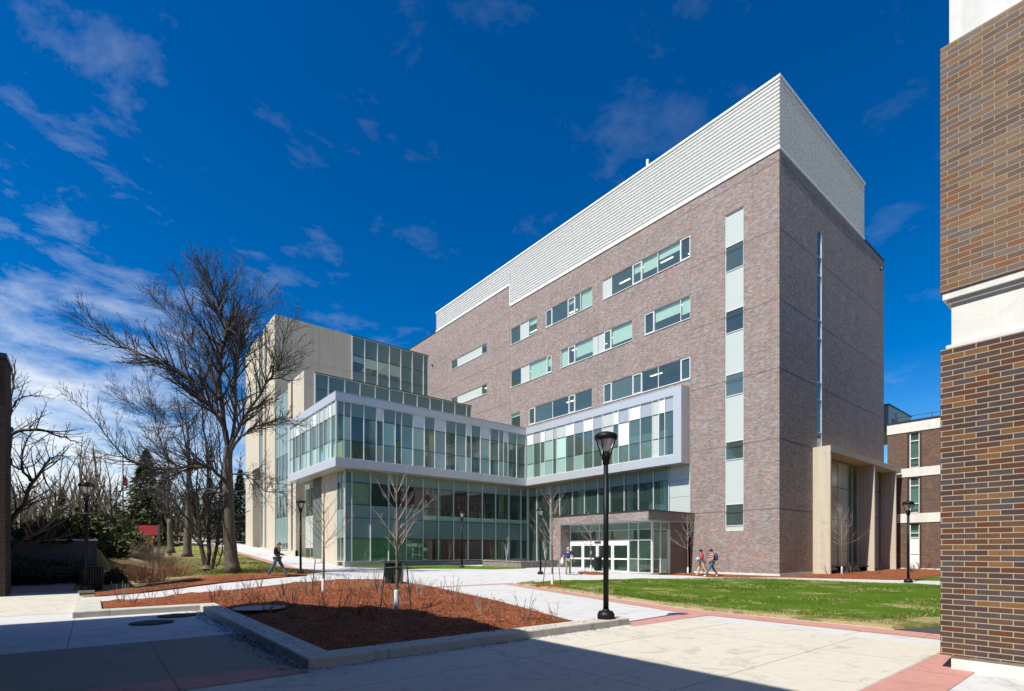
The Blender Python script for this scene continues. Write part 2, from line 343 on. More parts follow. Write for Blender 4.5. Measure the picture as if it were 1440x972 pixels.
def mulch_mat():
    m, nt, b = new_mat('red_mulch'); b.inputs['Roughness'].default_value = .9; b.inputs['Specular IOR Level'].default_value = .2
    t = coords(nt)
    w = N(nt, 'ShaderNodeTexVoronoi'); w.inputs['Scale'].default_value = 34; w.inputs['Randomness'].default_value = 1
    mp = N(nt, 'ShaderNodeMapping'); mp.inputs['Scale'].default_value = (1, 2.3, 1); mp.inputs['Rotation'].default_value = (0,0,.6)
    dn = N(nt, 'ShaderNodeTexNoise'); dn.inputs['Scale'].default_value = 4; nt.links.new(t, dn.inputs['Vector'])
    ad = N(nt, 'ShaderNodeVectorMath', operation='ADD'); sc = N(nt, 'ShaderNodeVectorMath', operation='SCALE'); sc.inputs['Scale'].default_value = .5
    nt.links.new(dn.outputs[1], sc.inputs[0]); nt.links.new(t, ad.inputs[0]); nt.links.new(sc.outputs[0], ad.inputs[1]); nt.links.new(ad.outputs[0], mp.inputs[0]); nt.links.new(mp.outputs[0], w.inputs['Vector'])
    s = N(nt, 'ShaderNodeSeparateColor'); nt.links.new(w.outputs['Color'], s.inputs[0])
    cc = ramp(nt, s.outputs[0], [(0, (.18,.042,.016)), (.3, (.38,.10,.034)), (.6, (.55,.165,.055)), (.85, (.63,.24,.10)), (.97, (.68,.42,.26))])
    v2 = N(nt, 'ShaderNodeTexVoronoi'); v2.inputs['Scale'].default_value = 95; nt.links.new(ad.outputs[0], v2.inputs['Vector'])
    s2 = N(nt, 'ShaderNodeSeparateColor'); nt.links.new(v2.outputs['Color'], s2.inputs[0])
    cc = mixc_(nt, 1, cc, ramp(nt, s2.outputs[1], [(0, (.45,.42,.4)), (.4, (.95,.95,.95)), (1, (1.3,1.25,1.2))]), 'MULTIPLY')
    a = nz(nt, t, .9, 6); cc = mixc_(nt, 1, cc, ramp(nt, a, [(.3, (.75,.72,.72)), (.6, (1.08,1.05,1.05))]), 'MULTIPLY')
    nt.links.new(cc, b.inputs['Base Color'])
    bump(nt, b, mth(nt, 'ADD', mth(nt, 'MULTIPLY', w.outputs['Distance'], 2), s2.outputs[0]), .9, .03)
    return m
M['mulch'] = mulch_mat()
def bark(name, c1, c2, sc=1):
    m, nt, b = new_mat(name); b.inputs['Roughness'].default_value = .9
    v = coords(nt, scale=(8*sc, 8*sc, 1.5*sc)); n = nz(nt, v, 2.5, 8, .7)
    nt.links.new(ramp(nt, n, [(.35, c1), (.65, c2)]), b.inputs['Base Color']); bump(nt, b, n, .9, .03); return m
M['bark'] = bark('grey_brown_bark', (.06,.048,.032), (.20,.165,.115))
M['twig'] = plain('dark_twig_bark', (.062,.05,.038), .85, 0, .35, 2)
M['twigl'] = plain('pale_twig_bark', (.30,.25,.20), .8, 0, .3, 3)
M['twigr'] = plain('red_brown_twig', (.30,.14,.075), .8, 0, .35, 1.5)
M['twigy'] = plain('tan_twig', (.17,.13,.085), .8, 0, .35, 1.5)
def leaf(name, c1, c2):
    m, nt, b = new_mat(name); b.inputs['Roughness'].default_value = .8; b.inputs['Specular IOR Level'].default_value = .2
    n = nz(nt, coords(nt), 1.7, 6, .7); nt.links.new(ramp(nt, n, [(.35, c1), (.65, c2)]), b.inputs['Base Color']); return m
M['fir'] = leaf('fir_needles', (.030,.038,.018), (.075,.080,.038))
M['fir2'] = leaf('cedar_needles', (.045,.06,.018), (.10,.115,.035))
M['skin'] = plain('skin', (.50,.28,.19), .55); M['hair'] = plain('dark_hair', (.015,.012,.010), .7); M['blond'] = plain('grey_blond_hair', (.35,.25,.13), .7)
M['c_black'] = plain('black_cloth', (.012,.010,.016), .85); M['jeans'] = plain('blue_denim', (.055,.115,.16), .85, 0, .2, 8)
M['c_blue'] = plain('royal_blue_cloth', (.018,.035,.19), .85); M['khaki'] = plain('khaki_cloth', (.24,.22,.16), .85); M['cream_c'] = plain('cream_cloth', (.58,.47,.30), .85)
M['c_white'] = plain('white_cloth', (.72,.74,.78), .8); M['c_lblue'] = plain('pale_blue_cloth', (.26,.36,.52), .85); M['c_red'] = plain('red_cloth', (.42,.03,.05), .85)
M['shoe_w'] = plain('white_shoe', (.62,.63,.64), .6)
def stripes():
    m, nt, b = new_mat('striped_cloth'); b.inputs['Roughness'].default_value = .85
    s = N(nt, 'ShaderNodeSeparateXYZ'); nt.links.new(coords(nt), s.inputs[0])
    q = mth(nt, 'FRACT', mth(nt, 'DIVIDE', s.outputs[2], .125))
    nt.links.new(ramp(nt, q, [(0, (.42,.015,.04)), (.5, (.012,.014,.05)), (.75, (.75,.72,.74))], True), b.inputs['Base Color']); return m
M['stripe'] = stripes()
M['green_stake'] = plain('green_stake_paint', (.012,.07,.05), .5); M['wrap'] = plain('white_trunk_wrap', (.78,.79,.80), .6)
M['iron'] = plain('cast_iron', (.045,.04,.035), .7, .3, .3, 10, .3)
M['lens'] = glass('lamp_lens', (.75,.66,.66), .08, 1.5, .15, (.75, (.66,.57,.57)))
M['red_sign'] = plain('red_sign_paint', (.27,.008,.014), .5, 0, .15, 2)
M['flag'] = plain('red_flag_cloth', (.45,.02,.02), .8)
M['yellow'] = plain('yellow_paint', (.65,.42,.02), .6)

# ------------------------------------------------------------------ terrain
def h(x, y):
    base = .36*ss(5, 15, y) + .060*max(0, min(y, 110)-24)
    if y < 24: pass
    w = ss(-33.4, -28.6, x) if y < 60 else ss(-33.4, -28.6, x)*(1-ss(60,75,y)) + ss(60,75,y)
    if w >= 1: return base
    st = ss(20.5, 21.0, y); sl = ss(19, 34, y)
    k = ss(-32.6, -33.6, -(-x)) if False else (1-ss(-33.4, -32.2, x))
    L = 2.1*(st*k + sl*(1-k)) + .045*max(0, min(y, 110)-34)
    return L*(1-w) + base*w
def axis(a, b, fine0, fine1, fs, cs):
    out = []; v = a
    while v < b:
        out.append(v); v += fs if fine0 <= v < fine1 else cs
    out.append(b); return out
def terrain():
    xs = [-900,-500,-250,-140] + axis(-90, 60, -46, -10, .5, 4) + [100,200,450,900]
    ys = [-900,-400,-150,-70] + axis(-40, 130, 4, 62, .5, 4) + [180,300,500,900]
    vs = []; fs = []
    for y in ys:
        for x in xs: vs.append((x, y, h(x, y) - .045 - (.06 if y < 4 else 0)))
    n = len(xs)
    for j in range(len(ys)-1):
        for i in range(n-1): q = j*n+i; fs.append((q, q+1, q+n+1, q+n))
    m = MB(); m.v = vs; m.f = fs
    return tag(m.build('ground', M['rough'], smooth=True), kind='structure')
terrain()

import bmesh
from mathutils.geometry import tessellate_polygon
def drape(name, poly, mat, off=0.0, step=1.0, bumpy=0.0, freq=1.2, rim=None, kind='structure', label=None, parent=None):
    bm = bmesh.new(); vv = [bm.verts.new((x, y, 0)) for x, y in poly]
    for t in tessellate_polygon([[Vector((x, y, 0)) for x, y in poly]]): bm.faces.new([vv[i] for i in t])
    xs = [p[0] for p in poly]; ys = [p[1] for p in poly]
    for axis_, lo, hi in ((0, min(xs), max(xs)), (1, min(ys), max(ys))):
        k = math.ceil(lo/step)*step
        while k < hi:
            co = (k, 0, 0) if axis_ == 0 else (0, k, 0); no = (1,0,0) if axis_ == 0 else (0,1,0)
            bmesh.ops.bisect_plane(bm, geom=bm.verts[:]+bm.edges[:]+bm.faces[:], plane_co=co, plane_no=no, dist=1e-4); k += step
    bmesh.ops.remove_doubles(bm, verts=bm.verts, dist=1e-4)
    for v in bm.verts:
        z = h(v.co.x, v.co.y) + off
        if bumpy:
            inner = 0.0 if v.is_boundary else 1.0
            if inner:
                d = 1e9
                for i in range(len(poly)):
                    a = Vector(poly[i]); b2 = Vector(poly[(i+1) % len(poly)]); p = Vector((v.co.x, v.co.y)); ab = b2-a
                    t = max(0, min(1, (p-a).dot(ab)/ab.length_squared)); d = min(d, (p-a-ab*t).length)
                inner = ss(0, .8, d)
                z += inner*bumpy*(.45+.9*noise.noise(Vector((v.co.x*freq, v.co.y*freq, 3.1)))+.45*noise.noise(Vector((v.co.x*freq*3.7, v.co.y*freq*3.7, 7.1)))+.2*noise.noise(Vector((v.co.x*freq*11, v.co.y*freq*11, 1.1))))
        v.co.z = z
    bmesh.ops.recalc_face_normals(bm, faces=bm.faces[:])
    if sum(f.normal.z for f in bm.faces) < 0: bmesh.ops.reverse_faces(bm, faces=bm.faces[:])
    if off > .02:
        ed = [e for e in bm.edges if len(e.link_faces) == 1]
        r_ = bmesh.ops.extrude_edge_only(bm, edges=ed)
        for g_ in r_['geom']:
            if isinstance(g_, bmesh.types.BMVert): g_.co.z -= off + .06
    me = bpy.data.meshes.new(name); bm.to_mesh(me); bm.free(); me.materials.append(mat)
    me.polygons.foreach_set('use_smooth', [True]*len(me.polygons))
    o = bpy.data.objects.new(name, me); col.objects.link(o); tag(o, label, kind=kind); return o

# paving: one big pale sheet, then coloured fields and bands a few mm above it
drape('plaza_paving', [(-60,-40),(40,-40),(40,-5.9),(1,-5.9),(-1,0),(-4,6),(-.2,14),(-.2,23.9),(-18.0,23.9),(-18.3,60),(-17.5,72),(-24.5,72),(-22.6,55),(-22.6,16.5),(-24.4,13.6),(-24.9,12.9),(-27,11.7),(-32.1,8.9),(-33.6,8.4),(-34.0,12.5),(-45,12.5),(-60,12.5)], M['paving'], 0.0, 1.0)
drape('lawn', [(1.6,-40),(20.9,-40),(20.9,-6.2),(1.6,-6.2)], M['lawn'], .035, 2)  # out of view; laid here to cut bounce onto the shaded end wall
drape('unseen_dark_asphalt', [(-62,-120),(60,-120),(60,-40),(-62,-40)], M['asphalt'], .0, 20)  # unseen ground, put in dark to cut bounced light
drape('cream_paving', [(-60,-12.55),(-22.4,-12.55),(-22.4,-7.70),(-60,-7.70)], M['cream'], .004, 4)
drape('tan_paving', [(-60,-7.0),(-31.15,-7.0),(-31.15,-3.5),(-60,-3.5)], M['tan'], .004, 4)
drape('cream_paving', [(-60,2.9),(-33.75,2.9),(-33.75,12.4),(-60,12.4)], M['cream'], .004, 1)
drape('red_paving_band', [(-60,-7.68),(-31.15,-7.68),(-31.15,-7.02),(-60,-7.02)], M['pink'], .008, 4)
drape('red_paving_band', [(-24.45,-7.75),(-21.5,-7.75),(-21.5,-7.2),(-24.2,-7.2)], M['pink'], .008, 4)
drape('red_paving_band', [(-21.5,-30),(-20.75,-30),(-20.75,-11.3),(-20.7,-6.7),(-17.45,4.95),(-18.0,4.95),(-21.5,-6.9)], M['pink'], .008, 1)
drape('red_paving_band', [(-22.2,4.96),(-17.3,4.96),(-17.1,5.45),(-22.2,5.45)], M['pink'], .008, 1)
drape('red_paving_band', [(-60,-13.2),(-21.52,-13.2),(-21.52,-12.57),(-60,-12.57)], M['pink'], .008, 4)
drape('red_paving_band', [(-24.4,15.6),(-23.9,15.6),(-21.9,17),(-21.9,60),(-22.6,60),(-22.6,16.9)], M['pink'], .008, 1)
drape('red_paving_band', [(-22.0,17.2),(-17.4,18.6),(-17.4,19.0),(-22.0,17.6)], M['pink'], .008, 1)
drape('red_paving_band', [(-60,12.41),(-34.0,12.41),(-34.0,20.2),(-60,20.2)], M['pink'], .004, 1)
drape('road', [(-31,66),(-60,84),(-60,92),(-30,78),(10,73),(10,64),(-18,62)], plain('road_asphalt', (.40,.39,.37), .9, 0, .1, 2), .03, 1.5)
drape('asphalt_pad', [(-20.7,-40),(-15,-40),(-15,-15),(-18.3,-11.35),(-20.7,-11.35)], M['asphalt'], .01, 4)
drape('lawn', [(-20.35,-11.3),(-20.35,-6.8),(-17.3,4.3),(-14.6,5.2),(-9.9,3.4),(-7,.55),(-4.1,-1.8),(-3.2,-7.2),(-3.2,-40),(-14.9,-40),(-14.9,-14.9),(-18.1,-11.3)], M['lawn'], .035, .35, .10, .35, kind='structure')
drape('dry_lawn_edge', [(-20.6,-11.4),(-20.6,-6.9),(-17.45,4.7),(-15.6,5.6),(-16.2,4.6),(-17.0,3.2),(-17.6,1.6),(-18.6,-1.0),(-19.0,-3.2),(-19.9,-5.0),(-19.2,-6.4),(-19.8,-8),(-19.0,-9.6),(-19.8,-10.6),(-18.4,-10.9),(-17.2,-12.4),(-17.6,-12.6)], M['dry'], .06, .4, .02)
drape('lawn', [(-18,23.8),(-17.4,19.6),(-12.2,13.6),(-9.1,13.7),(-9.1,19),(-9.1,23.8)], M['lawn'], .03, .5, .03)
# mulch beds
drape('mulch_bed', [(-30.72,-7.12),(-25.4,-7.12),(-23.75,-2),(-21.9,5.5),(-21.9,8.3),(-24.1,9.9),(-27.1,8.6),(-32.1,5.55),(-33.2,5.2),(-33.2,1.88),(-30.72,1.88)], M['mulch'], .09, .14, .13, .8)
drape('mulch_bed', [(-33.3,8.7),(-32,9.1),(-26.9,11.8),(-24.7,12.9),(-24.9,14.6),(-25.9,15.6),(-28.1,14.6),(-31.7,12.4),(-33.3,10.4)], M['mulch'], .05, .2, .10, .8)
drape('mulch_bed', [(-4.0,2.3),(-1.0,-.6),(.9,-6.0),(24,-6.0),(24,-.6),(19.8,-.02),(.02,-.02),(-.02,.02),(-.02,5.8),(-2.6,6.0)], M['mulch'], .03, .4, .06)
M['slope'] = grass_mat('slope_grass', (.10,.14,.012), (.20,.21,.04), (.36,.29,.13), .49, .7)
drape('slope_lawn', [(-28.2,14.9),(-25.8,15.9),(-24.6,15.2),(-23.95,15.8),(-22.7,17.0),(-22.7,50),(-25,58),(-27,48),(-27.5,38),(-26.6,30),(-28.8,24),(-28.2,19)], M['slope'], .03, .5, .05)
def blades(name, n, region, hgt, wid, mat, seed, label, clump=0):
    m = MB(); rr = random.Random(seed); c = 0
    while c < n:
        x = rr.uniform(region[0], region[1]); y = rr.uniform(region[2], region[3])
        if not region[4](x, y): continue
        k = clump or 1; c += k
        for _ in range(k):
            px_, py_ = (x+rr.gauss(0,.10), y+rr.gauss(0,.10)) if clump else (x, y)
            z0 = h(px_, py_)+.05; l = hgt*rr.uniform(.5,1.3); a = rr.uniform(0,6.28); w = wid
            dx, dy = math.cos(a)*w, math.sin(a)*w; lx, ly = rr.gauss(0,.5)*l, rr.gauss(0,.5)*l
            m.v += [(px_-dx,py_-dy,z0),(px_+dx,py_+dy,z0),(px_+lx,py_+ly,z0+l)]; i = len(m.v); m.f.append((i-3,i-2,i-1))
    return tag(m.build(name, mat), label, kind='stuff')
def on_lawn(x, y): return x > -20.4 + max(0, (y+6.8))*.275 and x < -3.6 and y < 4.6-(x+17)*.32 and not (y < -11.3 and x < -18)
blades('grass_blades', 60000, (-20.4,-4,-14,5,on_lawn), .085, .007, M['lawn'], 5, 'green grass blades of the lawn')
blades('dry_grass_tufts', 9000, (-20.4,-7,-14,4,lambda x, y: on_lawn(x, y) and (noise.noise(Vector((x*.5,y*.5,9))) > .05)), .07, .012, plain('dry_blades', (.42,.35,.17), .9), 6, 'pale dead grass tufts scattered over the lawn', 14)
blades('slope_grass_blades', 16000, (-30,-23,15,34,lambda x, y: True), .10, .010, M['slope'], 8, 'yellow green grass blades on the slope')
# kerbs round the near bed
m = MB()
for (x0,x1,y0,y1) in ((-31.12,-30.70,-7.10,1.48),(-31.12,-24.3,-7.52,-7.10),(-33.75,-30.70,1.48,1.90),(-33.75,-33.18,1.90,5.3)): m.box(x0+.0,x1,y0,y1,-.1,.15)
kb = m.build('kerb', M['kerb']); tag(kb, kind='structure')
md = kb.modifiers.new('bevel', 'BEVEL'); md.width = .025; md.segments = 2

# ------------------------------------------------------------------ main building
B = thing('academic_building', 'brick, glass and beige concrete academic block with a white louvred roof screen', 'building')
WA = ('x', 0.0); WB = ('y', 0.0)

def wall(mb, F_, u0, u1, z0, z1, holes, reveal=.16):
    us = sorted({u0, u1, *[q for hh in holes for q in hh[:2]]}); zs = sorted({z0, z1, *[q for hh in holes for q in hh[2:4]]})
    for i in range(len(us)-1):
        for j in range(len(zs)-1):
            cu = (us[i]+us[i+1])/2; cz = (zs[j]+zs[j+1])/2
            if any(a < cu < b and c < cz < d for a, b, c, d in holes): continue
            mb.fq(F_, us[i], us[i+1], 0, zs[j], zs[j+1])
    ax, c = F_
    def pt(u, d, z): return (c+d, u, z) if ax == 'x' else (u, c+d, z)
    for a, b, lo, hi in holes:
        mb.quad(pt(a,0,lo), pt(b,0,lo), pt(b,reveal,lo), pt(a,reveal,lo)); mb.quad(pt(a,0,hi), pt(a,reveal,hi), pt(b,reveal,hi), pt(b,0,hi))
        mb.quad(pt(a,0,lo), pt(a,reveal,lo), pt(a,reveal,hi), pt(a,0,hi)); mb.quad(pt(b,0,lo), pt(b,0,hi), pt(b,reveal,hi), pt(b,reveal,lo))

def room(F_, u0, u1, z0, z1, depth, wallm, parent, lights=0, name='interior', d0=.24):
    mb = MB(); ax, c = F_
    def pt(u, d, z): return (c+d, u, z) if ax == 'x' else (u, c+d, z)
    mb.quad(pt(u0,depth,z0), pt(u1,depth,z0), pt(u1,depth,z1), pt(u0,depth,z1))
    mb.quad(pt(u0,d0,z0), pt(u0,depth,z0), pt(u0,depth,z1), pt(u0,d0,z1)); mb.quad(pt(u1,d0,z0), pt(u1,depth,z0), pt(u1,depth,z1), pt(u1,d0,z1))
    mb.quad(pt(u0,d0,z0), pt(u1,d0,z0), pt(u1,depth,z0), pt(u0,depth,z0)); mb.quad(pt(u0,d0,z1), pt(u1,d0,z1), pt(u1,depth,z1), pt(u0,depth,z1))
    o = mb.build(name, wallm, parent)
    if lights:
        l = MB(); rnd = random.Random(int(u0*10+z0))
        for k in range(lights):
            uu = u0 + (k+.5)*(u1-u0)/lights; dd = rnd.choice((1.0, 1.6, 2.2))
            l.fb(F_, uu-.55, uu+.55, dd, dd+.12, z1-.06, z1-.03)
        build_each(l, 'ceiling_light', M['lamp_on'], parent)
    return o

def window(F_, u0, u1, z0, z1, segs, parent=None, inset=.09, mull=(), fw=.05, label=None, depth=3.2, heavy=(), lights=0):
    """segs: list of (ua, ub, kind) kind in g(lass) p(anel) w(hite panel), optional blind fraction"""
    fr = MB()
    fr.fb(F_, u0, u1, inset-.05, inset+.05, z0, z0+fw); fr.fb(F_, u0, u1, inset-.05, inset+.05, z1-fw, z1)
    fr.fb(F_, u0, u0+fw, inset-.05, inset+.05, z0+fw, z1-fw); fr.fb(F_, u1-fw, u1, inset-.05, inset+.05, z0+fw, z1-fw)
    for s in segs[1:]: fr.fb(F_, s[0]-fw*.5, s[0]+fw*.5, inset-.05, inset+.05, z0+fw, z1-fw)
    for (a, b) in heavy:                                     # opening lights have their own sash
        for q in (a+.03, b-.09): fr.fb(F_, q, q+.06, inset-.065, inset+.045, z0+fw+.004, z1-fw-.004)
        for q in (z0+fw+.004, z1-fw-.064): fr.fb(F_, a+.09, b-.09, inset-.065, inset+.045, q, q+.06)
    fr.fb(F_, u0-.03, u1+.03, -.05, inset-.05, z0-.045, z0+.004)
    w = fr.build('window', M['frame'], parent)
    if label: w['label'] = label
    g = MB(); p = MB(); bl = MB()
    for s in segs:
        a, b, k = s[:3]
        if k == 'g': g.fq(F_, a, b, inset, z0+.02, z1-.02)
        else: p.fq(F_, a, b, inset-.01, z0+.02, z1-.02)
        if len(s) > 3 and s[3] > 0: bl.fb(F_, a+.04, b-.04, inset+.10, inset+.105, z1-(z1-z0)*s[3], z1-.03)
    if g.v: build_each(g, 'pane', M['glass'], w)
    if p.v: build_each(p, 'panel', M['panell'], w)
    if bl.v: build_each(bl, 'blind', M['blind'], w)
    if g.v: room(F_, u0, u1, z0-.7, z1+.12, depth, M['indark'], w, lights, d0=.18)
    return w

# --- sunny facade: openings
Z5 = (22.72, 24.36); Z4 = (18.36, 20.02); Z3 = (13.98, 15.62)
W5 = [(6.20,14.46,Z5,[(6.2,7.05,'g',.0),(7.05,9.0,'g',.38),(9.0,10.46,'g',.62),(10.46,11.35,'g',.45),(11.35,13.5,'g',0),(13.5,14.46,'p')],[(6.2,7.05),(10.46,11.35)]),
      (15.62,21.52,Z5,[(15.62,17.03,'g',1),(17.03,17.7,'g',0),(17.7,18.58,'g',.3),(18.58,20.65,'g',0),(20.65,21.52,'g',0)],[(17.7,18.58),(20.65,21.52)]),
      (22.74,26.80,Z5,[(22.74,23.98,'g',.35),(23.98,25.26,'p'),(25.26,26.8,'g',0)],[]),
      (6.20,10.21,Z4,[(6.2,7.02,'g',.7),(7.02,9.32,'g',.55),(9.32,10.21,'g',.0)],[(9.32,10.21)]),
      (11.37,19.51,Z4,[(11.37,13.55,'g',.8),(13.55,14.31,'g',.1),(14.31,15.54,'p'),(15.54,17.7,'g',.72),(17.7,18.52,'g',.2),(18.52,19.51,'g',.95)],[(13.55,14.31),(17.7,18.52)]),
      (20.68,26.80,Z4,[(20.68,21.37,'g',.6),(21.37,23.91,'g',1),(23.91,25.15,'p'),(25.15,26.8,'g',0)],[(20.68,21.37)]),
      (6.20,14.38,Z3,[(6.2,7.02,'g'),(7.02,8.95,'g'),(8.95,10.46,'g'),(10.46,11.35,'g'),(11.35,13.51,'g'),(13.51,14.38,'g')],[(6.2,7.02),(10.46,11.35),(13.51,14.38)]),
      (15.62,23.98,Z3,[(15.62,17.7,'g'),(17.7,18.47,'g'),(18.47,20.59,'g'),(20.59,23.06,'g'),(23.06,23.98,'g')],[(17.7,18.47),(23.06,23.98)]),
      (25.26,26.80,Z3,[(25.26,26.8,'g',.2)],[]),
      (30.93,38.2,(23.25,24.30),[(30.93,31.92,'g',.2),(31.92,36.8,'p'),(36.8,38.2,'g')],[]),
      (30.93,38.2,(18.80,19.85),[(30.93,31.92,'g',0),(31.92,36.8,'p'),(36.8,38.2,'g')],[])]
SLOT = (2.30,3.58,2.96,24.36)
holes = [(a,b,z[0],z[1]) for a,b,z,_,_ in W5] + [SLOT]
mb = MB()
wall(mb, WA, 0, 26.9, 0, 26.72, [hh for hh in holes if hh[1] < 26.9] + [(6.25,23.0,8.2,13.1),(6.22,26.9,0,7.85)], .2)
wall(mb, WA, 26.9, 60, 8, 28.9, [hh for hh in holes if hh[0] > 26.9], .2)
BSL = (5.80,6.62,8.6,24.05)
wall(mb, WB, 0, 20.05, 0, 26.72, [BSL,(5.5,19.0,.1,8.2)], .22)
mb.quad((20.05,0,0),(20.05,60,0),(20.05,60,26.72),(20.05,0,26.72)); mb.quad((0,60,0),(0,60,28.9),(20.05,60,28.9),(20.05,60,0))
mb.quad((0,26.9,26.5),(3,26.9,26.5),(3,26.9,28.9),(0,26.9,28.9))
mb.build('brick_wall', M['brick'], B)
mb = MB(); mb.box(.3,19.9,.3,41.0,26.4,26.6); mb.box(.3,19.9,41.2,59.9,28.5,28.7); build_each(mb, 'roof', M['roofm'], B)
mb = MB()   # thin metal copings
mb.box(15.1,20.10,-.05,.35,26.72,26.86); mb.box(19.8,20.10,.35,60,26.72,26.86); mb.box(-.05,.35,41.6,60,28.9,29.0)
build_each(mb, 'coping', M['framed'], B)
mb = MB()   # sealant joints between the brick panels
J = [(z, 0.0, 6.16) for z in (26.05,21.87,17.42,13.07,8.67,4.27)]
for z, a, b in J: mb.fb(WA, a, b, -.003, .01, z-.016, z+.016)
for z, a, b in ((21.0,14.5,20.6),(16.7,11.4,14.5),(16.9,27,38),(21.4,27,42.9),(26.0,27.4,33.0),(25.2,39,43),(12.9+.9,27,33),(26.05,6.2,8.6)): mb.fb(WA, a, b, -.003, .01, z-.014, z+.014)
for y in (6.17,14.95,26.98): mb.fb(WA, y-.008, y+.008, -.002, .01, 13.4, 26.5)
for z in (26.05,21.87,17.42,13.07,8.67,4.27):
    for a, b in ((0,5.78),(6.64,20.0)):
        if z < 8.6 and a > 1: continue
        mb.fb(WB, a, min(b,5.0) if z < 8.7 and a == 0 else b, -.003, .01, z-.016, z+.016)
for x in (7.3,13.6): mb.fb(WB, x-.008, x+.008, -.002, .01, 8.8, 26.6)
build_each(mb, 'panel_joints', M['joint'], B)
mb = MB(); mb.box(-.05,0.0,0,5.9,-.1,.16); mb.box(-.05,5.1,-.05,0,-.1,.16); build_each(mb, 'foundation', M['white'], B)
for a, b, z, segs, hv in W5:
    segs = [tuple(list(s)+[0]*(4-len(s))) for s in segs]
    window(WA, a, b, z[0], z[1], segs, B, heavy=hv, lights=int((b-a)/2) if z[1] > 15 and z[0] > 15 else 1)
# tall strip window in the sunny facade
def strip(F_, u0, u1, zs, kinds, parent, inset, gm, lab):
    fr = MB(); fw = .045
    for u in (u0, u1-fw): fr.fb(F_, u, u+fw, inset-.05, inset+.05, zs[0], zs[-1])
    for z in zs: fr.fb(F_, u0+fw, u1-fw, inset-.045, inset+.045, z-fw*.5, z+fw*.5)
    w = fr.build('strip_window', M['frame'], parent); w['label'] = lab
    g = MB(); p = MB()
    for i, k in enumerate(kinds):
        (g if k == 'g' else p).fq(F_, u0, u1, inset-.005, zs[i], zs[i+1])
        if k == 'g': room(F_, u0, u1, zs[i]-.3, zs[i+1]+.1, 2.5, M['indark'], w, 0, d0=inset+.05)
    build_each(g, 'pane', gm, w); build_each(p, 'panel', M['panell'], w); return w
strip(WA, 2.30, 3.58, [2.98,3.31,4.74,7.75,8.97,12.06,13.5,16.33,17.8,20.5,22.18,24.33], list('pgpgpgpgpgp'), B, .10, M['glass'], 'tall narrow strip of alternating glass and pale panels')
strip(WB, 5.80, 6.62, [8.7,9.9,12.2,13.4,16.5,17.8,20.9,22.2,24.03], list('gggggggg'), B, .06, M['glassb'], 'tall narrow strip window in the shaded end wall')

# --- white louvred roof screen
def louvers(mb, pth, z0, z1, pitch=.255, d=.10):
    n = max(1, round((z1-z0)/pitch)); p = (z1-z0)/n
    for k in range(len(pth)-1):
        (xa, ya, nxa, nya), (xb, yb, nxb, nyb) = pth[k], pth[k+1]
        for i in range(n):
            za = z0+i*p
            prof = [(0, 0), (d, p*.28), (d, p*.62), (0, p)]
            for (da, sa), (db, sb) in zip(prof, prof[1:]):
                mb.quad((xa+nxa*da, ya+nya*da, za+sa), (xb+nxb*da, yb+nyb*da, za+sa), (xb+nxb*db, yb+nyb*db, za+sb), (xa+nxa*db, ya+nya*db, za+sb))
mb = MB()
louvers(mb, [(0.06,26.85,-1,0),(0.06,.06,-1,-1),(15.1,.06,0,-1)], 26.86, 31.2)
louvers(mb, [(0.06,41.5,-1,0),(0.06,26.85,-1,0)], 29.05, 31.2)
louvers(mb, [(15.1,.06,1,0),(15.1,12,1,0)], 26.86, 31.2)
louvers(mb, [(10,41.5,0,1),(.06,41.5,-1,1)], 29.05, 31.2)
mb.build('louvred_screen', M['louver'], B)
mb = MB()
mb.box(-.09,.1,-.09,41.6,31.2,31.36); mb.box(.1,15.2,-.09,.12,31.2,31.36); mb.box(-.07,.05,-.07,26.88,26.72,26.87); mb.box(.05,15.1,-.07,.05,26.72,26.87)
mb.box(-.07,.05,26.88,41.6,28.9,29.06); mb.box(-.05,.06,26.83,26.93,26.87,28.9); mb.box(15.0,15.2,.12,12,31.2,31.36); mb.box(.1,15,11.9,12,31.0,31.2)
build_each(mb, 'screen_trim', M['framew'], B)
mb = MB(); mb.tube([(.55,10.3,31.0),(.55,10.3,32.35)], .11, 10); mb.build('vent_pipe', M['framew'], B)
mb = MB()
for x in (2,4.4,6.8,9.2,11.6,14): mb.tube([(x,.02,31.3),(x,.02,31.5)], .012, 4)
build_each(mb, 'roof_anchors', M['framed'], B)
mb = MB(); mb.lathe([(.09,0),(.12,.08),(.09,.2),(.02,.25)], 10, (19.0,-.12,25.6)); mb.box(18.96,19.04,-.05,0,25.75,25.85); mb.lathe([(.09,0),(.12,.08),(.09,.2),(.02,.25)], 10, (-.12,42.4,24.9)); mb.build('dome_camera', M['framed'], B)

# --- projecting metal and glass band (level 2) wrapping the inner corner
BX = -1.09; WY = 23.05; WX = -19.5; ZT = 13.38; ZB = 7.86
fm = MB()
def ring(u0, u1, F_, endL=True, endR=True): pass
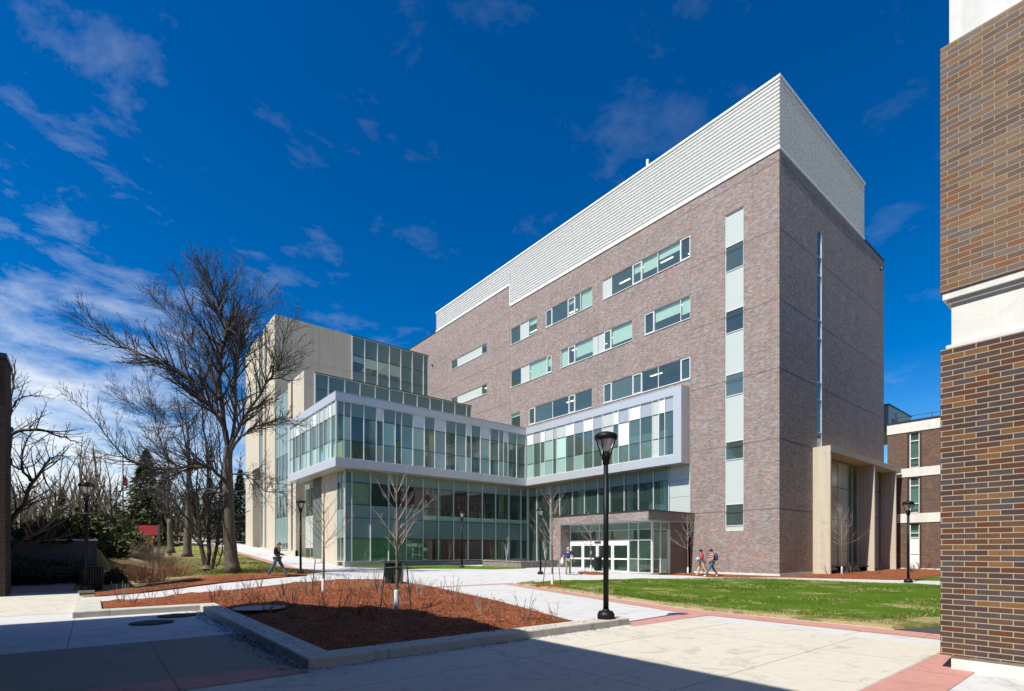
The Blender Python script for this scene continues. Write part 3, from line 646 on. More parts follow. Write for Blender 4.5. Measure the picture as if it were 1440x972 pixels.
# top and bottom fascias with soffit and roof: facade part, wing part, west return
for (x0,x1,y0,y1) in ((BX,0.0,6.25,WY-.001),(WX,0.0,WY,24.12),(WX,-18.42,24.12,34.97)):
    fm.box(x0,x1,y0,y1,12.74,ZT); fm.box(x0,x1,y0,y1,ZB,8.50)
fm.box(BX,0.0,6.25,6.86,8.50,12.74); fm.box(BX+.0,-.3,6.24,6.25,ZB+.002,ZT-.002)
fm.box(WX+.0,-18.5,34.5,34.97,8.50,12.74)
fm.build('metal_fascia', M['fascia'], B)
rf = MB(); rf.box(-18.4,0,24.12,33.9,13.1,13.3); rf.build('terrace_roof', M['roofm'], B)
sf = MB()
for y in (11.6,17.2): sf.fb(('x',BX), y-.006, y+.006, -.002, .01, 12.75, ZT-.01); sf.fb(('x',BX), y-.006, y+.006, -.002, .01, ZB+.01, 8.49)
for x in (-17.3,-11.8,-6.3): sf.fb(('y',WY), x-.006, x+.006, -.002, .01, 12.75, ZT-.01); sf.fb(('y',WY), x-.006, x+.006, -.002, .01, ZB+.01, 8.49)
sf.fb(('x',BX), 6.26, WY, -.004, .01, ZT-.05, ZT-.035); sf.fb(('y',WY), WX, BX, -.004, .01, ZT-.05, ZT-.035)
build_each(sf, 'fascia_joints', M['joint'], B)

def curtain(name, F_, us, rows, kinds, parent, inset, mw=.05, md_=.14, gm='glass', lab=None, transom=True):
    """us: mullion positions; rows: z list; kinds[col][row] in g,f(rost),s,S,l,w"""
    fr = MB()
    for u in us: fr.fb(F_, u-mw/2, u+mw/2, inset-md_*.6, inset+md_*.4, rows[0], rows[-1])
    for z in (rows[0], rows[-1]): fr.fb(F_, us[0]+mw/2, us[-1]-mw/2, inset-md_*.45, inset+md_*.35, z-(0 if z == rows[0] else .05), z+(.05 if z == rows[0] else 0))
    w = fr.build(name, M['frame'], parent)
    if lab: w['label'] = lab
    tr = MB()
    for z in rows[1:-1]: tr.fb(F_, us[0]+.004, us[-1]-.004, inset-.03, inset+.03, z-.02, z+.02)
    if tr.v: build_each(tr, 'transom', M['framed'] if transom else M['frame'], w)
    mm = {'g': gm, 'f': 'frost', 's': 'spandrel', 'S': 'spandreld', 'l': 'panell', 'w': 'panelw', 'p': 'panelg'}
    nm = {'g': 'glass_pane', 'f': 'frosted_pane', 's': 'spandrel_panel', 'S': 'spandrel_panel', 'l': 'pale_panel', 'w': 'white_panel', 'p': 'grey_panel'}
    acc = {}
    for i in range(len(us)-1):
        for j in range(len(rows)-1):
            k = kinds[i][j]
            if k == ' ': continue
            acc.setdefault(k, MB()).fq(F_, us[i]+mw/2-.01, us[i+1]-mw/2+.01, inset, rows[j]+.015, rows[j+1]-.015)
    for k, q in acc.items(): build_each(q, nm[k], M[mm[k]], w)
    return w
RB = [8.50, 9.86, 11.66, 12.74]
ua = [6.87,7.61,8.12,8.69,9.77,10.85,11.88,12.43,13.55,14.55,15.65,16.71,17.75,18.93,19.38,20.47,21.06,22.05,22.99]
ka = ['ggp','ggw','lll','ggp','ggw','gwp','fgw','gll','ggp','ggw','fgp','ggw','ffl','ggp','ffl','fgw','ggp','ffw']
curtain('curtain_wall', ('x',BX), ua, RB, ka, B, .10, lab='sunlit glazed band with white and grey panels along its top')
uw = [-19.42,-18.85,-18.32,-17.3,-16.29,-15.72,-14.7,-14.16,-13.13,-12.08,-11.1,-10.04,-9.02,-7.96,-7.42,-6.42,-5.35,-4.36,-3.8,-3.28,-2.22,-1.16]
kw = ['ggs','ffs','ggs','ggs','fgw','ffs','ggs','ffs','ffw','ggs','ffw','ggs','ffs','fgw','ggs','ffw','ggs','ffs','fgw','ggs','ggs']
curtain('curtain_wall', ('y',WY), uw, RB, kw, B, .10, lab='shaded glazed band with grey and white top panels')
ul = [23.12,24.0,24.7,25.7,26.7,27.3,28.4,29.0,30.0,31.1,31.7,32.8,33.6,34.5]
kl = ['ggl','ffw','fgl','ggl','ffl','fgw','ggl','ffl','fgl','ggl','fgw','ggl','ffl']
curtain('curtain_wall', ('x',WX), ul, RB, kl, B, .10, lab='glazed return of the band facing the walkway')

# interiors behind the glass band
room(('x',BX), 6.9, WY+.0, 8.35, 12.9, 5.5, M['inwall'], B, 7)
room(('y',WY), -18.3, -1.3, 8.35, 12.9, 6.0, M['inwall'], B, 8, d0=1.2)
mb = MB()
for i, x in enumerate((-15.5,-10.0,-4.6)): mb.tube([(x,WY+2.6,8.4),(x,WY+2.6,12.85)], .28, 12)
for y in (10.0,15.4,20.6): mb.tube([(BX+2.4,y,8.4),(BX+2.4,y,12.85)], .28, 12)
for x, y in ((-2.4,9.0),(-2.4,16.0)): pass
build_each(mb, 'column', M['white'], B)
mb = MB(); mb.box(-14,-8,WY+3.8,WY+3.95,8.4,11.2); mb.box(-4.2,-1.3,WY+4.4,WY+4.55,8.4,10.5); mb.box(1.2,1.35,9,13.5,8.4,11); build_each(mb, 'partition', M['blind'], B)
mb = MB()
for x in (-17.2,-13.4,-9.5,-6.8,-2.6): mb.box(x,x+1.1,WY+1.5,WY+2.1,8.4,9.2); mb.box(x+.3,x+.36,WY+1.2,WY+1.25,8.4,9.3)
build_each(mb, 'furniture', M['infloor'], B)

# --- two storeys of glass below the band
GY = 24.1
RG = [.78, 2.60, 4.18, 5.20, 6.92, 7.86]
ug = [-18.38,-17.85,-16.33,-14.79,-13.22,-11.67,-10.16,-8.62,-7.09,-5.51,-3.96,-2.37,-.87,-.03]
kg = []
for i in range(len(ug)-1):
    if i == 0: kg.append('ssssS')
    elif i < 5: kg.append('gssgs')
    else: kg.append('gSggs')
curtain('curtain_wall', ('y',GY), ug, RG, kg, B, .05, .06, .16, 'glassd', 'tall two storey glass wall under the projecting band')
mb = MB(); mb.fb(('y',GY), -11.6, -.1, .12, .5, 4.18, 4.62); build_each(mb, 'inner_sill', M['panelw'], B)
mb = MB(); mb.fb(('y',GY), -18.45, -11.9, -.1, .35, -.3, .76); mb.fb(('y',GY), -11.9, -.0, -.02, .35, -.3, .70); build_each(mb, 'foundation', M['fcrete'], B)
mb = MB(); mb.fb(('y',GY), -18.42, -.02, -.06, .03, 7.70, 7.855); mb.fb(WA, 7.8, 24.05, -.06, .03, 7.70, 7.855); mb.build('head_trim', plain('olive_trim', (.30,.28,.17), .5), B)
ugx = [7.98,9.35,10.75,12.15,13.63,14.95,16.5,17.97,19.6,20.84,22.74,24.05]
kx = [('  ggs' if i < 4 else 'gsggs') for i in range(len(ugx)-1)]
kx = []
for i in range(len(ugx)-1): kx.append('gggs' if i >= 4 else 'gggs')
curtain('curtain_wall', WA, ugx, [.55, 2.6, 4.30, 6.88, 7.86], kx, B, .06, .06, .16, 'glassd', 'glass wall above and beside the brick entrance canopy')
mb = MB(); mb.fb(WA, 7.8, 24.1, -.02, .35, -.3, .52); build_each(mb, 'foundation', M['fcrete'], B)
mb = MB()
mb.fb(WA, 6.22, 7.92, .02, .06, 4.2, 5.55); mb.fb(WA, 6.22, 7.92, .02, .06, 5.57, 6.75); mb.fb(WA, 6.22, 7.92, .02, .06, 6.77, 7.86); build_each(mb, 'pale_panel', M['panell'], B)
# ground-floor interior: slabs, red and pale walls, columns, stair
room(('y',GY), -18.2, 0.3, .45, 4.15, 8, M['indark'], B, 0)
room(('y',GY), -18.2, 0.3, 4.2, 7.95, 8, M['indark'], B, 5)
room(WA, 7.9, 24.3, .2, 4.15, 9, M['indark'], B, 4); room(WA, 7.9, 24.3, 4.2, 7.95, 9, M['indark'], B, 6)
mb = MB()
mb.box(-11.5,-3.2,GY+2.6,GY+2.8,4.3,6.9); mb.box(-10,-1.2,GY+2.0,GY+2.2,.5,3.6); mb.box(-7.7,-3.4,GY+2.2,GY+2.35,4.3,5.9)
build_each(mb, 'red_wall', M['inred'], B)
mb = MB()
mb.box(-17.8,-11.9,GY+.7,GY+.8,.5,4.1); mb.box(-11.4,-10.3,GY+1.6,GY+1.8,.5,3.4); mb.box(-2.9,-1.3,GY+2.5,GY+2.7,.5,3.8); mb.box(2.5,2.7,19,23,.3,3.9); mb.box(1.8,2.0,14.5,17,.3,3.9)
build_each(mb, 'green_wall', plain('pale_green_paint', (.30,.50,.30), .8), B)
mb = MB()
for x in (-16,-9.2,-2.0): mb.tube([(x,GY+1.7,.4),(x,GY+1.7,7.9)], .26, 12)
for y in (9.6,12.9,18.5): mb.tube([(1.7,y,.2),(1.7,y,7.9)], .26, 12)
build_each(mb, 'column', M['inwall'], B)
mb = MB(); 
for k in range(14): mb.box(-3.4+k*.28-1.6, -3.1+k*.28-1.6, GY+3.4, GY+4.6, .5+k*.17, .68+k*.17)
mb.build('stair', M['inwall'], B)

# --- entrance under the brick canopy
CX = -5.33; EX = -4.3
mb = MB(); mb.box(CX,0,5.9,15.05,3.66,4.24); mb.box(CX,EX+.0,14.02,15.05,0,3.66); mb.box(EX,0,14.5,15.05,0,3.66); mb.build('brick_canopy', M['brick'], B)
mb = MB(); mb.box(CX-.05,0,5.85,15.10,4.24,4.31); mb.build('canopy_coping', M['framed'], B)
mb = MB(); mb.box(CX+.02,-.01,5.93,14.0,3.60,3.655); build_each(mb, 'canopy_soffit', M['panelg'], B)
FE = ('x', EX)
import itertools
ey = [6.38,7.45,8.2,9.62,11.15,12.6,14.0]
curtain('entrance_glazing', FE, [6.38,7.45,8.25,10.95,13.95], [2.36,3.08,3.60], ['gs','gs','gs','gs'], B, .0, .07, .12, 'glassd', 'glazed screen above the entrance doors', False)
curtain('entrance_glazing', FE, [6.38,7.45,8.25], [.1,1.05,2.36], ['gg','gg'], B, .0, .07, .12, 'glassd', None, False)
curtain('entrance_glazing', ('y',6.38), [EX+.04,-3.4,-2.4], [.1,1.05,3.08,3.60], ['ggs','fgs'], B, .0, .07, .12, 'glassd', None, False)
d = MB(); df = FE
d.fb(df, 8.30, 13.95, -.05, .10, 2.08, 2.36)
for y in (8.30,9.62,9.76,11.06,11.20,12.52,12.66,13.86): d.fb(df, y, y+.10, -.04, .06, .05, 2.08)
for (a,b) in ((8.4,9.62),(9.86,11.06),(11.3,12.52),(12.76,13.86)):
    d.fb(df, a, b, -.035, .055, .05, .19); d.fb(df, a, b, -.035, .055, .98, 1.09); d.fb(df, a, b, -.035, .055, 2.0, 2.08)
dr = d.build('entrance_door', M['framew'], B); dr['label'] = 'white framed sliding entrance doors'
g = MB(); g.fq(df, 8.4, 13.86, .01, .19, 2.0); g.build('door_glass', M['glassd'], dr)
g = MB(); g.fb(df, 10.8, 11.4, -.12, -.05, 2.2, 2.3); g.build('door_sensor', M['black'], dr)
g = MB()
for y in (10.35,11.75): g.fb(df, y, y+.16, -.012, -.004, 1.35, 1.6)
build_each(g, 'door_notice', M['panelw'], dr)
g = MB()
for y in (9.9,11.35): g.fb(df, y, y+.6, -.05, -.036, 1.09, 1.16)
build_each(g, 'door_push_bar', M['c_red'], dr)
mb = MB(); mb.box(-2.36,-.02,6.30,6.45,0,1.85); mb.box(-2.36,-.02,6.30,6.45,1.87,3.08); mb.box(-2.36,-.02,6.30,6.45,3.10,3.60); build_each(mb, 'bronze_panel', M['bronze'], B)
mb = MB(); mb.box(-2.5,-2.36,6.28,6.46,0,3.08); mb.build('corner_trim', M['panelw'], B)
mb = MB(); mb.box(EX+.1,-.1,6.5,14.4,.0,.03); mb.box(-.25,-.12,6.5,14.4,.03,3.6); mb.build('lobby_floor', M['infloor'], B)
mb = MB(); mb.box(-.6,-.3,7.2,9.0,.03,3.0); mb.box(-1.8,-1.2,8.6,10.4,.03,1.1); build_each(mb, 'lobby_wall', M['inwall'], B)
mb = MB(); mb.box(-10,CX-.1,5.2,5.4,0,.001)
# brick planter at the inner corner
p = MB(); p.box(-9.0,-8.7,14.4,19.2,0,.80); p.box(-8.7,CX,14.4,14.7,0,.80); p.build('planter_wall', M['brick'], B)
p = MB(); p.box(-9.05,-8.65,14.35,19.2,.80,.86); p.box(-8.65,CX,14.35,14.75,.80,.86); p.build('planter_coping', M['fcrete'], B)
p = MB(); p.box(-8.7,-.05,14.7+.4,19.2,.6,.66); p.build('planter_soil', M['mulch'], B)

# --- glass upper storeys behind the terrace
up = [-17.42,-16.2,-14.64,-13.13,-11.56,-10.03,-8.48,-6.89,-5.35,-3.8,-2.23,-.68,-.02]
curtain('glass_parapet', ('y',33.9), up, [13.2,16.6,18.0], ['SS']*12, B, .0, .10, .14, 'glass', 'low grey glass parapet above the band')
uu = [-10.01,-8.49,-6.9,-5.36,-3.85,-2.28,-.7,-.03]
curtain('curtain_wall', ('y',43.6), uu, [17.2,21.36,22.5,24.35,26.5], ['SSgS','SSgS','SSgS','SSgS','SSSS','SSSS','SSSS'], B, .0, .10, .14, 'glass', 'grey glass upper storey beside the beige tower')
mb = MB(); mb.fb(('y',43.6), -8.4, -6.95, .12, .13, 23.2, 24.3); mb.fb(('y',43.6), -6.8, -5.42, .12, .13, 22.9, 24.3); mb.fb(('y',43.6), -5.3, -3.9, .12, .13, 23.0, 24.3); mb.fb(('y',43.6), -9.9, -8.55, .12, .13, 23.6, 24.3); build_each(mb, 'blind', M['blind'], B)
room(('y',43.6), -10, -3.9, 22.3, 24.6, 4, M['indark'], B, 1)
mb = MB(); mb.box(-17.9,0,34.0,43.5,17.0,17.2); mb.box(-18.2,-.1,43.8,59,26.1,26.3); build_each(mb, 'roof', M['roofm'], B)
mb = MB(); mb.box(-10.05,.0,43.5,43.75,26.5,26.6); mb.box(-17.45,.02,33.8,34.05,18.0,18.08); build_each(mb, 'coping', M['framed'], B)

# --- beige concrete mass and its west side
XW = -18.4; FW = ('x', XW)
bm_ = MB()
bm_.box(XW,-17.46,33.92,37.3,13.3,18.05); bm_.box(XW,-17.46,37.9,38.9,13.3,18.05); bm_.box(-17.5,-17.2,37.3,37.9,13.3,17.6)
bm_.box(XW,-10.05,43.6,47.04,13.3,26.6); bm_.box(XW,-17.4,47.84,48.55,1.2,26.5); bm_.box(-18.1,-17.4,47.04,47.84,1.2,26.1)
bm_.box(XW,-17.4,50.3,57.0,11.3,26.5); bm_.box(XW,-17.0,53.33,57.0,1.2,11.3); bm_.box(-17.4,-10,48.55,57.0,20,26.3); bm_.box(-16.6,-16.2,50.2,53.4,1.2,11.3); bm_.box(XW,-16.5,43.6,47.04,1.0,13.3)
bm_.box(XW,-17.4,25.64,29.25,-.3,7.86); bm_.box(XW,-16.6,36.36,37.3,.6,13.3); bm_.box(XW,-17.4,37.9,38.9,.6,13.3); bm_.box(-17.0,-16.6,37.3,37.9,.6,13.3)
bm_.box(-17.3,-1,34.2,43.4,13.3,16.9)
bm_.build('beige_concrete_wall', M['beige'], B)
mb = MB()
for z in (22.3,): mb.fb(('y',43.6), XW+.02, -10.1, -.003, .01, z-.012, z+.012)
mb.fb(('y',43.6), -13.76, -13.74, -.003, .01, 13.4, 26.5); mb.fb(('y',33.92), XW, -17.47, -.003,.01, 16.9, 16.92)
build_each(mb, 'concrete_joints', plain('tan_joint', (.30,.26,.20), .8), B)
curtain('curtain_wall', ('x',-18.25), [38.95,40.1,41.3,42.4,43.55], [1.7,2.35,5.1,7.2,8.9,11.3,13.4,17.6], ['gsgsgss']*4, B, .0, .05, .1, 'glassb', 'pale glass bay between the beige piers')
curtain('curtain_wall', ('x',-18.2), [48.6,49.4,50.25], [2.0,5.1,7.2,11.3,15,19,23,26.0], ['gggsgsg']*2, B, .0, .05, .1, 'glassb', 'narrow glass slot in the beige tower')
curtain('curtain_wall', ('x',-17.5), [29.3,30.7,32.1,33.5,34.9,36.3], [.95,1.85,4.95,7.4,7.86], ['glgs']*5, B, .0, .05, .1, 'glassd', 'recessed window bay between beige piers under the band')
curtain('curtain_wall', ('x',XW), [24.16,24.9,25.6], [.78,2.6,4.9,6.9,7.86], ['gsgS']*2, B, .0, .05, .1, 'glassd')
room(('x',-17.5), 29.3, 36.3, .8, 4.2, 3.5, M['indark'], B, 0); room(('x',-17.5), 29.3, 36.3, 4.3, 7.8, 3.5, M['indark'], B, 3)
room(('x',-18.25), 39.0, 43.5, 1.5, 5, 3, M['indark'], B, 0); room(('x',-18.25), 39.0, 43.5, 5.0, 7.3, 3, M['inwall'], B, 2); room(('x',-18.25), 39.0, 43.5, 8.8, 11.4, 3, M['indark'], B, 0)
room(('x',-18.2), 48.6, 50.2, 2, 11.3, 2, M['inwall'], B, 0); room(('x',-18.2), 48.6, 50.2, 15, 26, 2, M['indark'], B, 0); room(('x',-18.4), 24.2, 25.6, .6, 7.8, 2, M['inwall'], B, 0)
mb = MB(); mb.box(XW-.06,-17.45,29.25,36.36,-.2,.93); mb.box(XW-.08,-18.2,36.36,43.55,.2,1.65); mb.box(XW-.05,-18.2,43.6,57,1.0,2.0); mb.box(XW-.04,-17.4,25.64,29.25,-.3,.5); mb.build('plinth', M['beige'], B)

# --- concrete portico on the shaded end wall
PX = [5.07,13.82,19.16]
mb = MB(); mb.box(5.07,20.6,-1.10,-.004,8.30,8.70)
for x in PX: mb.box(x, x+.22, -1.09, -.004 if x > 6 else -.004, -.1, 8.30)
mb.build('concrete_portico', M['beige'], B)
pw = curtain('portico_glazing', WB, [5.32,7.6,9.7,11.7,12.6,13.78], [.2,1.6,3.9,6.3,8.28], ['pppp','pppp','llll','gggg','gggg'], B, .06, .04, .1, 'glassd', 'tall panels and glass inside the concrete portico')
curtain('portico_glazing', WB, [14.08,16.6,19.1], [.2,2.0,4.4,6.6,8.28], ['gggg','pppp'], B, .06, .04, .1, 'glassd')
mb = MB(); mb.box(5.33,9.68,.035,.05,.22,8.26); mb.build('metal_panel', M['silver'], B)
room(WB, 11.6, 19.1, .1, 8.29, 4, M['inwall'], B, 0)
mb = MB(); mb.box(8.2,13.2,-.9,-.3,.38,.48); mb.box(8.5,8.6,-.85,-.35,0,.38); mb.box(12.8,12.9,-.85,-.35,0,.38)
bn = mb.build('bench', M['black']); tag(bn, 'low dark slab bench between the fins of the concrete portico', 'bench')

# ------------------------------------------------------------------ three storey brick building at the right
OB = thing('old_brick_building', 'three storey brown brick building with white bands beyond the concrete portico', 'building', (0,0,0))
XO = 21.0; FO = ('x', XO)
hol = []
for k in range(5):
    y = -1.92 - k*4.6
    for (a, b) in ((8.72,11.75),(4.85,7.93),(.15,4.0)): hol.append((y-.35, y+.35, a, b))
mb = MB(); wall(mb, FO, -30, 0, -.1, 12.55, hol, .28); mb.quad((XO,0,0),(XO,0,12.5),(XO+14,0,12.5),(XO+14,0,0)); mb.build('brick_wall', M['brick_old'], OB)
mb = MB()
for (a, b) in ((11.78,12.66),(7.94,8.68),(4.02,4.80)): mb.box(XO-.06,XO+.1,-30,.02,a,b)
mb.box(XO-.05,XO+.02,-30,.02,-.1,.14)
build_each(mb, 'white_band', M['white'], OB)
mb = MB(); mb.box(XO-.12,XO+.3,-30,.1,12.66,12.78); mb.build('roof_edge', M['framed'], OB)
mb = MB(); mb.box(XO+.2,XO+14,-30,0,12.3,12.5); build_each(mb, 'roof', M['roofm'], OB)
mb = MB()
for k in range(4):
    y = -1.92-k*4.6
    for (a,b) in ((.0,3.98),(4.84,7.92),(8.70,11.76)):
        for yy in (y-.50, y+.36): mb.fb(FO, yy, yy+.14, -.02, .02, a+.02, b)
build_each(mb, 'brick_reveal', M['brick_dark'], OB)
for k in range(4):
    y = -1.92 - k*4.6
    for (a, b) in ((8.72,11.75),(4.85,7.93),(.15,4.0)):
        fr = MB()
        for yy in (y-.35, y+.28): fr.fb(FO, yy, yy+.07, .1, .2, a, b)
        zs = [a, a+(b-a)*.25, a+(b-a)*.74, b-.06] if a > 1 else [a, a+1.2, a+2.55, b-.9, b-.06]
        for z in zs: fr.fb(FO, y-.28, y+.28, .1, .2, z, z+.06)
        w = fr.build('window', M['framew'], OB); g = MB(); g.fq(FO, y-.3, y+.3, .16, a if a > 1 else 2.7, b); g.build('pane', M['glassb'], w)
        bb = MB(); bb.fq(FO, y-.3, y+.3, .26, a+(b-a)*.1, b-.6) ; bb.build('blind', plain('grey_blind', (.22,.24,.20), .8) if k == 0 and a > 8 else M['panelg'], w)
        if a < 1: q = MB(); q.fq(FO, y-.3, y+.3, .15, a, 2.7); q.build('panel', M['panelw'], w)
ph = MB(); ph.box(XO+2.0,29.96,0.46,6,12.5,14.91); o = ph.build('roof_house', M['mesh_green'], OB)
q = MB(); q.box(XO+1.9,30.06,0.36,6.1,14.91,15.01); q.build('roof_house_edge', M['framed'], OB)
q = MB(); q.box(XO+3.0,XO+4.2,0.43,0.46,13.0,13.8); q.tube([(XO+3.4,0.26,12.5),(XO+3.4,0.26,14.3),(XO+4.0,0.26,14.5)], .05, 6); q.build('roof_pipe', M['framed'], OB)
q = MB(); q.tube([(XO+.5,-.3,13.25),(XO+.5,-30,13.25)], .02, 4)
for k in range(12): q.tube([(XO+.5,-.6-k*2.4,12.5),(XO+.5,-.6-k*2.4,13.25)], .02, 4)
q.build('roof_railing', M['framed'], OB)

# ------------------------------------------------------------------ near brick building at the right edge
NB = thing('near_brick_building', 'close brown brick building corner with a white concrete band at the right edge', 'building')
XN = -24.37; YN = -12.845
mb = MB(); mb.box(XN,-12,-34,YN,.19,4.34); mb.build('lower_brick_wall', M['brick_near'], NB)
mb = MB(); mb.box(XN,-12,-34,YN,5.12,8.46); mb.build('upper_brick_wall', brick_mat('upper_near_brick', [(0, (.18,.125,.095)), (.2, (.23,.15,.105)), (.38, (.28,.18,.105)), (.5, (.20,.16,.145)), (.66, (.30,.20,.13)), (.78, (.27,.13,.065)), (.88, (.23,.19,.175))], (.38,.31,.20), .236, .0735, .012, 1.0, .13, .3), NB)
mb = MB(); mb.box(XN+.10,-12,-34,YN-.10,4.34,5.12); mb.box(XN+.05,-12,-34,YN-.05,4.34,4.40); mb.box(XN+.02,-12,-34,YN-.02,5.02,5.119); mb.box(XN+.06,-12,-34,YN-.06,4.965,5.02)
mb.box(XN+.08,-12,-34,YN-.08,8.46,12.2); mb.box(XN-.10,-12,-34,YN-.16,-.3,.19) if False else mb.box(XN+.03,-12,-34,YN-.11,-.3,.19)
mb.build('white_concrete_band', M['white'], NB)
mb = MB(); mb.box(XN-.15,-11.8,-34,YN+.15,12.2,12.4); mb.build('roof', M['roofm'], NB)
mb = MB(); mb.box(-11.75,13,-36,YN-.3,-.1,17.5); mb.build('unseen_sky_blocking_wing', M['brick_near'], NB)  # unseen wing, added to keep sky light and bounce off the shaded end wall
mb = MB(); mb.box(-11.9,13.1,-36.1,YN-.2,17.5,17.7); mb.build('roof_edge', M['roofm'], NB)
for k in range(5):
    for z in (1.2,5.2,9.2,13.2):
        fr = MB(); x = -9+k*4.8; y = YN-.3
        fr.box(x,x+1.8,y,y+.05,z,z+.08); fr.box(x,x+1.8,y,y+.05,z+2,z+2.08)
        for xx in (x,x+.87,x+1.74): fr.box(xx,xx+.06,y,y+.045,z+.08,z+2)
        w = fr.build('window', M['framew'], NB); g = MB(); g.box(x+.06,x+1.74,y,y+.02,z+.08,z+2); g.build('pane', M['glassb'], w)
mb = MB(); mb.fb(('x',XN), -13.02, YN-.02, .0, .08, 9.0, 9.1); 
mb = MB(); mb.box(XN+.0,XN+.03,-34,YN-.0,4.41,4.43); 

# ------------------------------------------------------------------ dark building at the left edge and the block behind the camera
LB = thing('dark_brick_building', 'dark shaded brick building at the far left edge', 'building')
mb = MB(); mb.box(-60,-35.75,10.6,12.35,0,8.35); mb.box(-60,-38.1,12.35,34,0,8.0); mb.build('brick_wall', M['brick_dark'], LB)  # rear step is out of view, added to shade the retaining wall
mb = MB(); mb.box(-60,-35.70,10.5,12.4,8.35,8.5); mb.box(-60,-38.0,12.4,34,8.0,8.15); mb.build('roof_edge', M['framed'], LB)
SB = thing('rear_brick_building', 'brick block behind the viewer that shades the foreground paving', 'building')
hb = 10.9; kx_ = math.cos(SUN_AZ)/math.tan(SUN_EL); ky_ = math.sin(SUN_AZ)/math.tan(SUN_EL)
xe = -27.12-kx_*hb; ye = 1.0-ky_*hb
fp = [(-62,-50),(xe,-50),(xe,-2.6-ky_*hb),(xe-2.0,-.4-ky_*hb),(xe-2.0,ye),(-62,ye)]
mb = MB(); n_ = len(fp)
for i in range(n_):
    a, b = fp[i], fp[(i+1) % n_]; mb.quad((a[0],a[1],-.1),(b[0],b[1],-.1),(b[0],b[1],hb),(a[0],a[1],hb))
mb.v += [(a[0],a[1],hb) for a in fp]; mb.f.append(tuple(range(len(mb.v)-n_, len(mb.v)))); mb.build('brick_wall', M['brick_old'], SB)
for k in range(7):
    for z in (1.2,5.0,8.6):
        fr = MB(); y = -6-k*5.5
        fr.box(xe-.03,xe+.04,y-.9,y+.9,z,z+.06); fr.box(xe-.03,xe+.04,y-.9,y+.9,z+1.8,z+1.86)
        for yy in (y-.93,y-.03,y+.87): fr.box(xe-.03,xe+.045,yy,yy+.06,z,z+1.86)
        w = fr.build('window', M['framew'], SB); g = MB(); g.box(xe-.02,xe+.015,y-.9,y+.9,z+.06,z+1.8); g.build('pane', M['glassb'], w)

# ------------------------------------------------------------------ retaining wall, fence, stone terrace (left)
m = MB(); m.box(-60,-33.2,20.35,20.75,-.1,2.14); o = m.build('retaining_wall', concrete('shade_darkened_concrete', (.13,.125,.115), .1, None, None, .3)); tag(o, 'long grey concrete retaining wall in shade behind the dark bench', 'wall')  # concrete colour darkened to stand in for the deep shade
m = MB(); m.box(-60,-33.15,20.3,20.8,2.14,2.22); m.build('wall_cap', M['white'], o)
fn = thing('picket_fence', 'low dark red-brown picket fence along the top of the retaining wall', 'fence', (-46,21.6,2.1))
m = MB()
for k in range(150): m.box(-12.5+k*.17,-12.5+k*.17+.05,0,.03,.05,1.05)
tag(m.build('picket', plain('fence_paint', (.06,.03,.025), .8), fn), kind='stuff')
m = MB(); m.box(-12.5,13,.03,.07,.2,.26); m.box(-12.5,13,.03,.07,.85,.91); build_each(m, 'rail', M['framed'], fn)
p0 = at(122, 800, 25.5); p1 = at(178, 800, 28)
st = thing('stone_wall', 'low rough stone terrace wall beside the dark litter bin', 'wall', (p0.x, p0.y, h(p0.x,p0.y)-.1), math.atan2(p1.y-p0.y, p1.x-p0.x))
m = MB(); L = (p1.xy-p0.xy).length; m.box(0,L,0,.4,0,.62); m.build('stone_blocks', M['stone'], st)
m = MB(); m.box(-.03,L+.03,-.04,.44,.62,.70); m.build('cap_stone', M['kerb'], st)
ym = thing('yellow_post', 'small yellow marker post on top of the retaining wall', 'post', tuple(at(30, 761, 27.3)))
m = MB(); m.tube([(0,0,0),(0,0,.75)], .04, 8); m.build('post', M['yellow'], ym); m = MB(); m.lathe([(.02,0),(.16,.05),(.05,.28),(.01,.3)], 8, (.12,0,-.05)); m.build('valve', M['yellow'], ym)

# ------------------------------------------------------------------ lamp posts
def lamp_post(loc, label, name='street_lamp'):
    t = thing(name, label, 'street lamp', loc, random.Random(loc[0]).uniform(0, .6), 'black globe-topped lamp posts along the walks')
    m = MB(); m.lathe([(.19,0),(.19,.10),(.16,.15),(.155,.17),(.09,.18),(.075,.21),(.05,.22)], 20); m.build('base', M['black'], t, smooth=False)
    m = MB(); m.lathe([(.062,.18),(.060,1.8),(.052,3.42)], 14); m.build('pole', M['black'], t, smooth=True)
    m = MB(); m.lathe([(.05,3.40),(.075,3.42),(.075,3.50),(.095,3.53),(.10,3.60),(.07,3.68),(.04,3.70)], 16); m.build('collar', M['black'], t, smooth=True)
    m = MB(); m.lathe([(.035,3.66),(.06,3.70),(.19,3.93),(.19,3.96)], 20); m.build('lens', M['lens'], t, smooth=True)
    for k in range(4):
        a = k*math.pi/2; c, s_ = math.cos(a), math.sin(a); m = MB()
        m.tube([(c*.07,s_*.07,3.58),(c*.125,s_*.125,3.64),(c*.16,s_*.16,3.75),(c*.215,s_*.215,3.92),(c*.225,s_*.225,3.98)], [.022,.018,.014,.014,.016], 6); m.build('arm', M['black'], t)
    m = MB(); m.lathe([(.20,3.955),(.235,3.95),(.25,3.98),(.25,4.03),(.235,4.06),(.20,4.085),(.12,4.115),(.03,4.125)], 24); m.build('hood', M['black'], t, smooth=True)
    return t
def gl(x, y, d=0): return (x, y, h(x, y)+d)
lp = lamp_post((-24.82,-7.30,.15), 'tall black lamp post standing on the kerb at the tip of the near mulch bed'); lp.scale = (.97,.97,.97)
m = MB(); m.box(-25.05,-24.58,-7.5,-7.08,-.1,.152); 
lamp_post(gl(-33.55,10.95,.1), 'black lamp post on the left walk in front of the dark shrubs')
lamp_post(gl(-24.2,15.7), 'black lamp post beyond the person in the black jacket, before the beige tower')
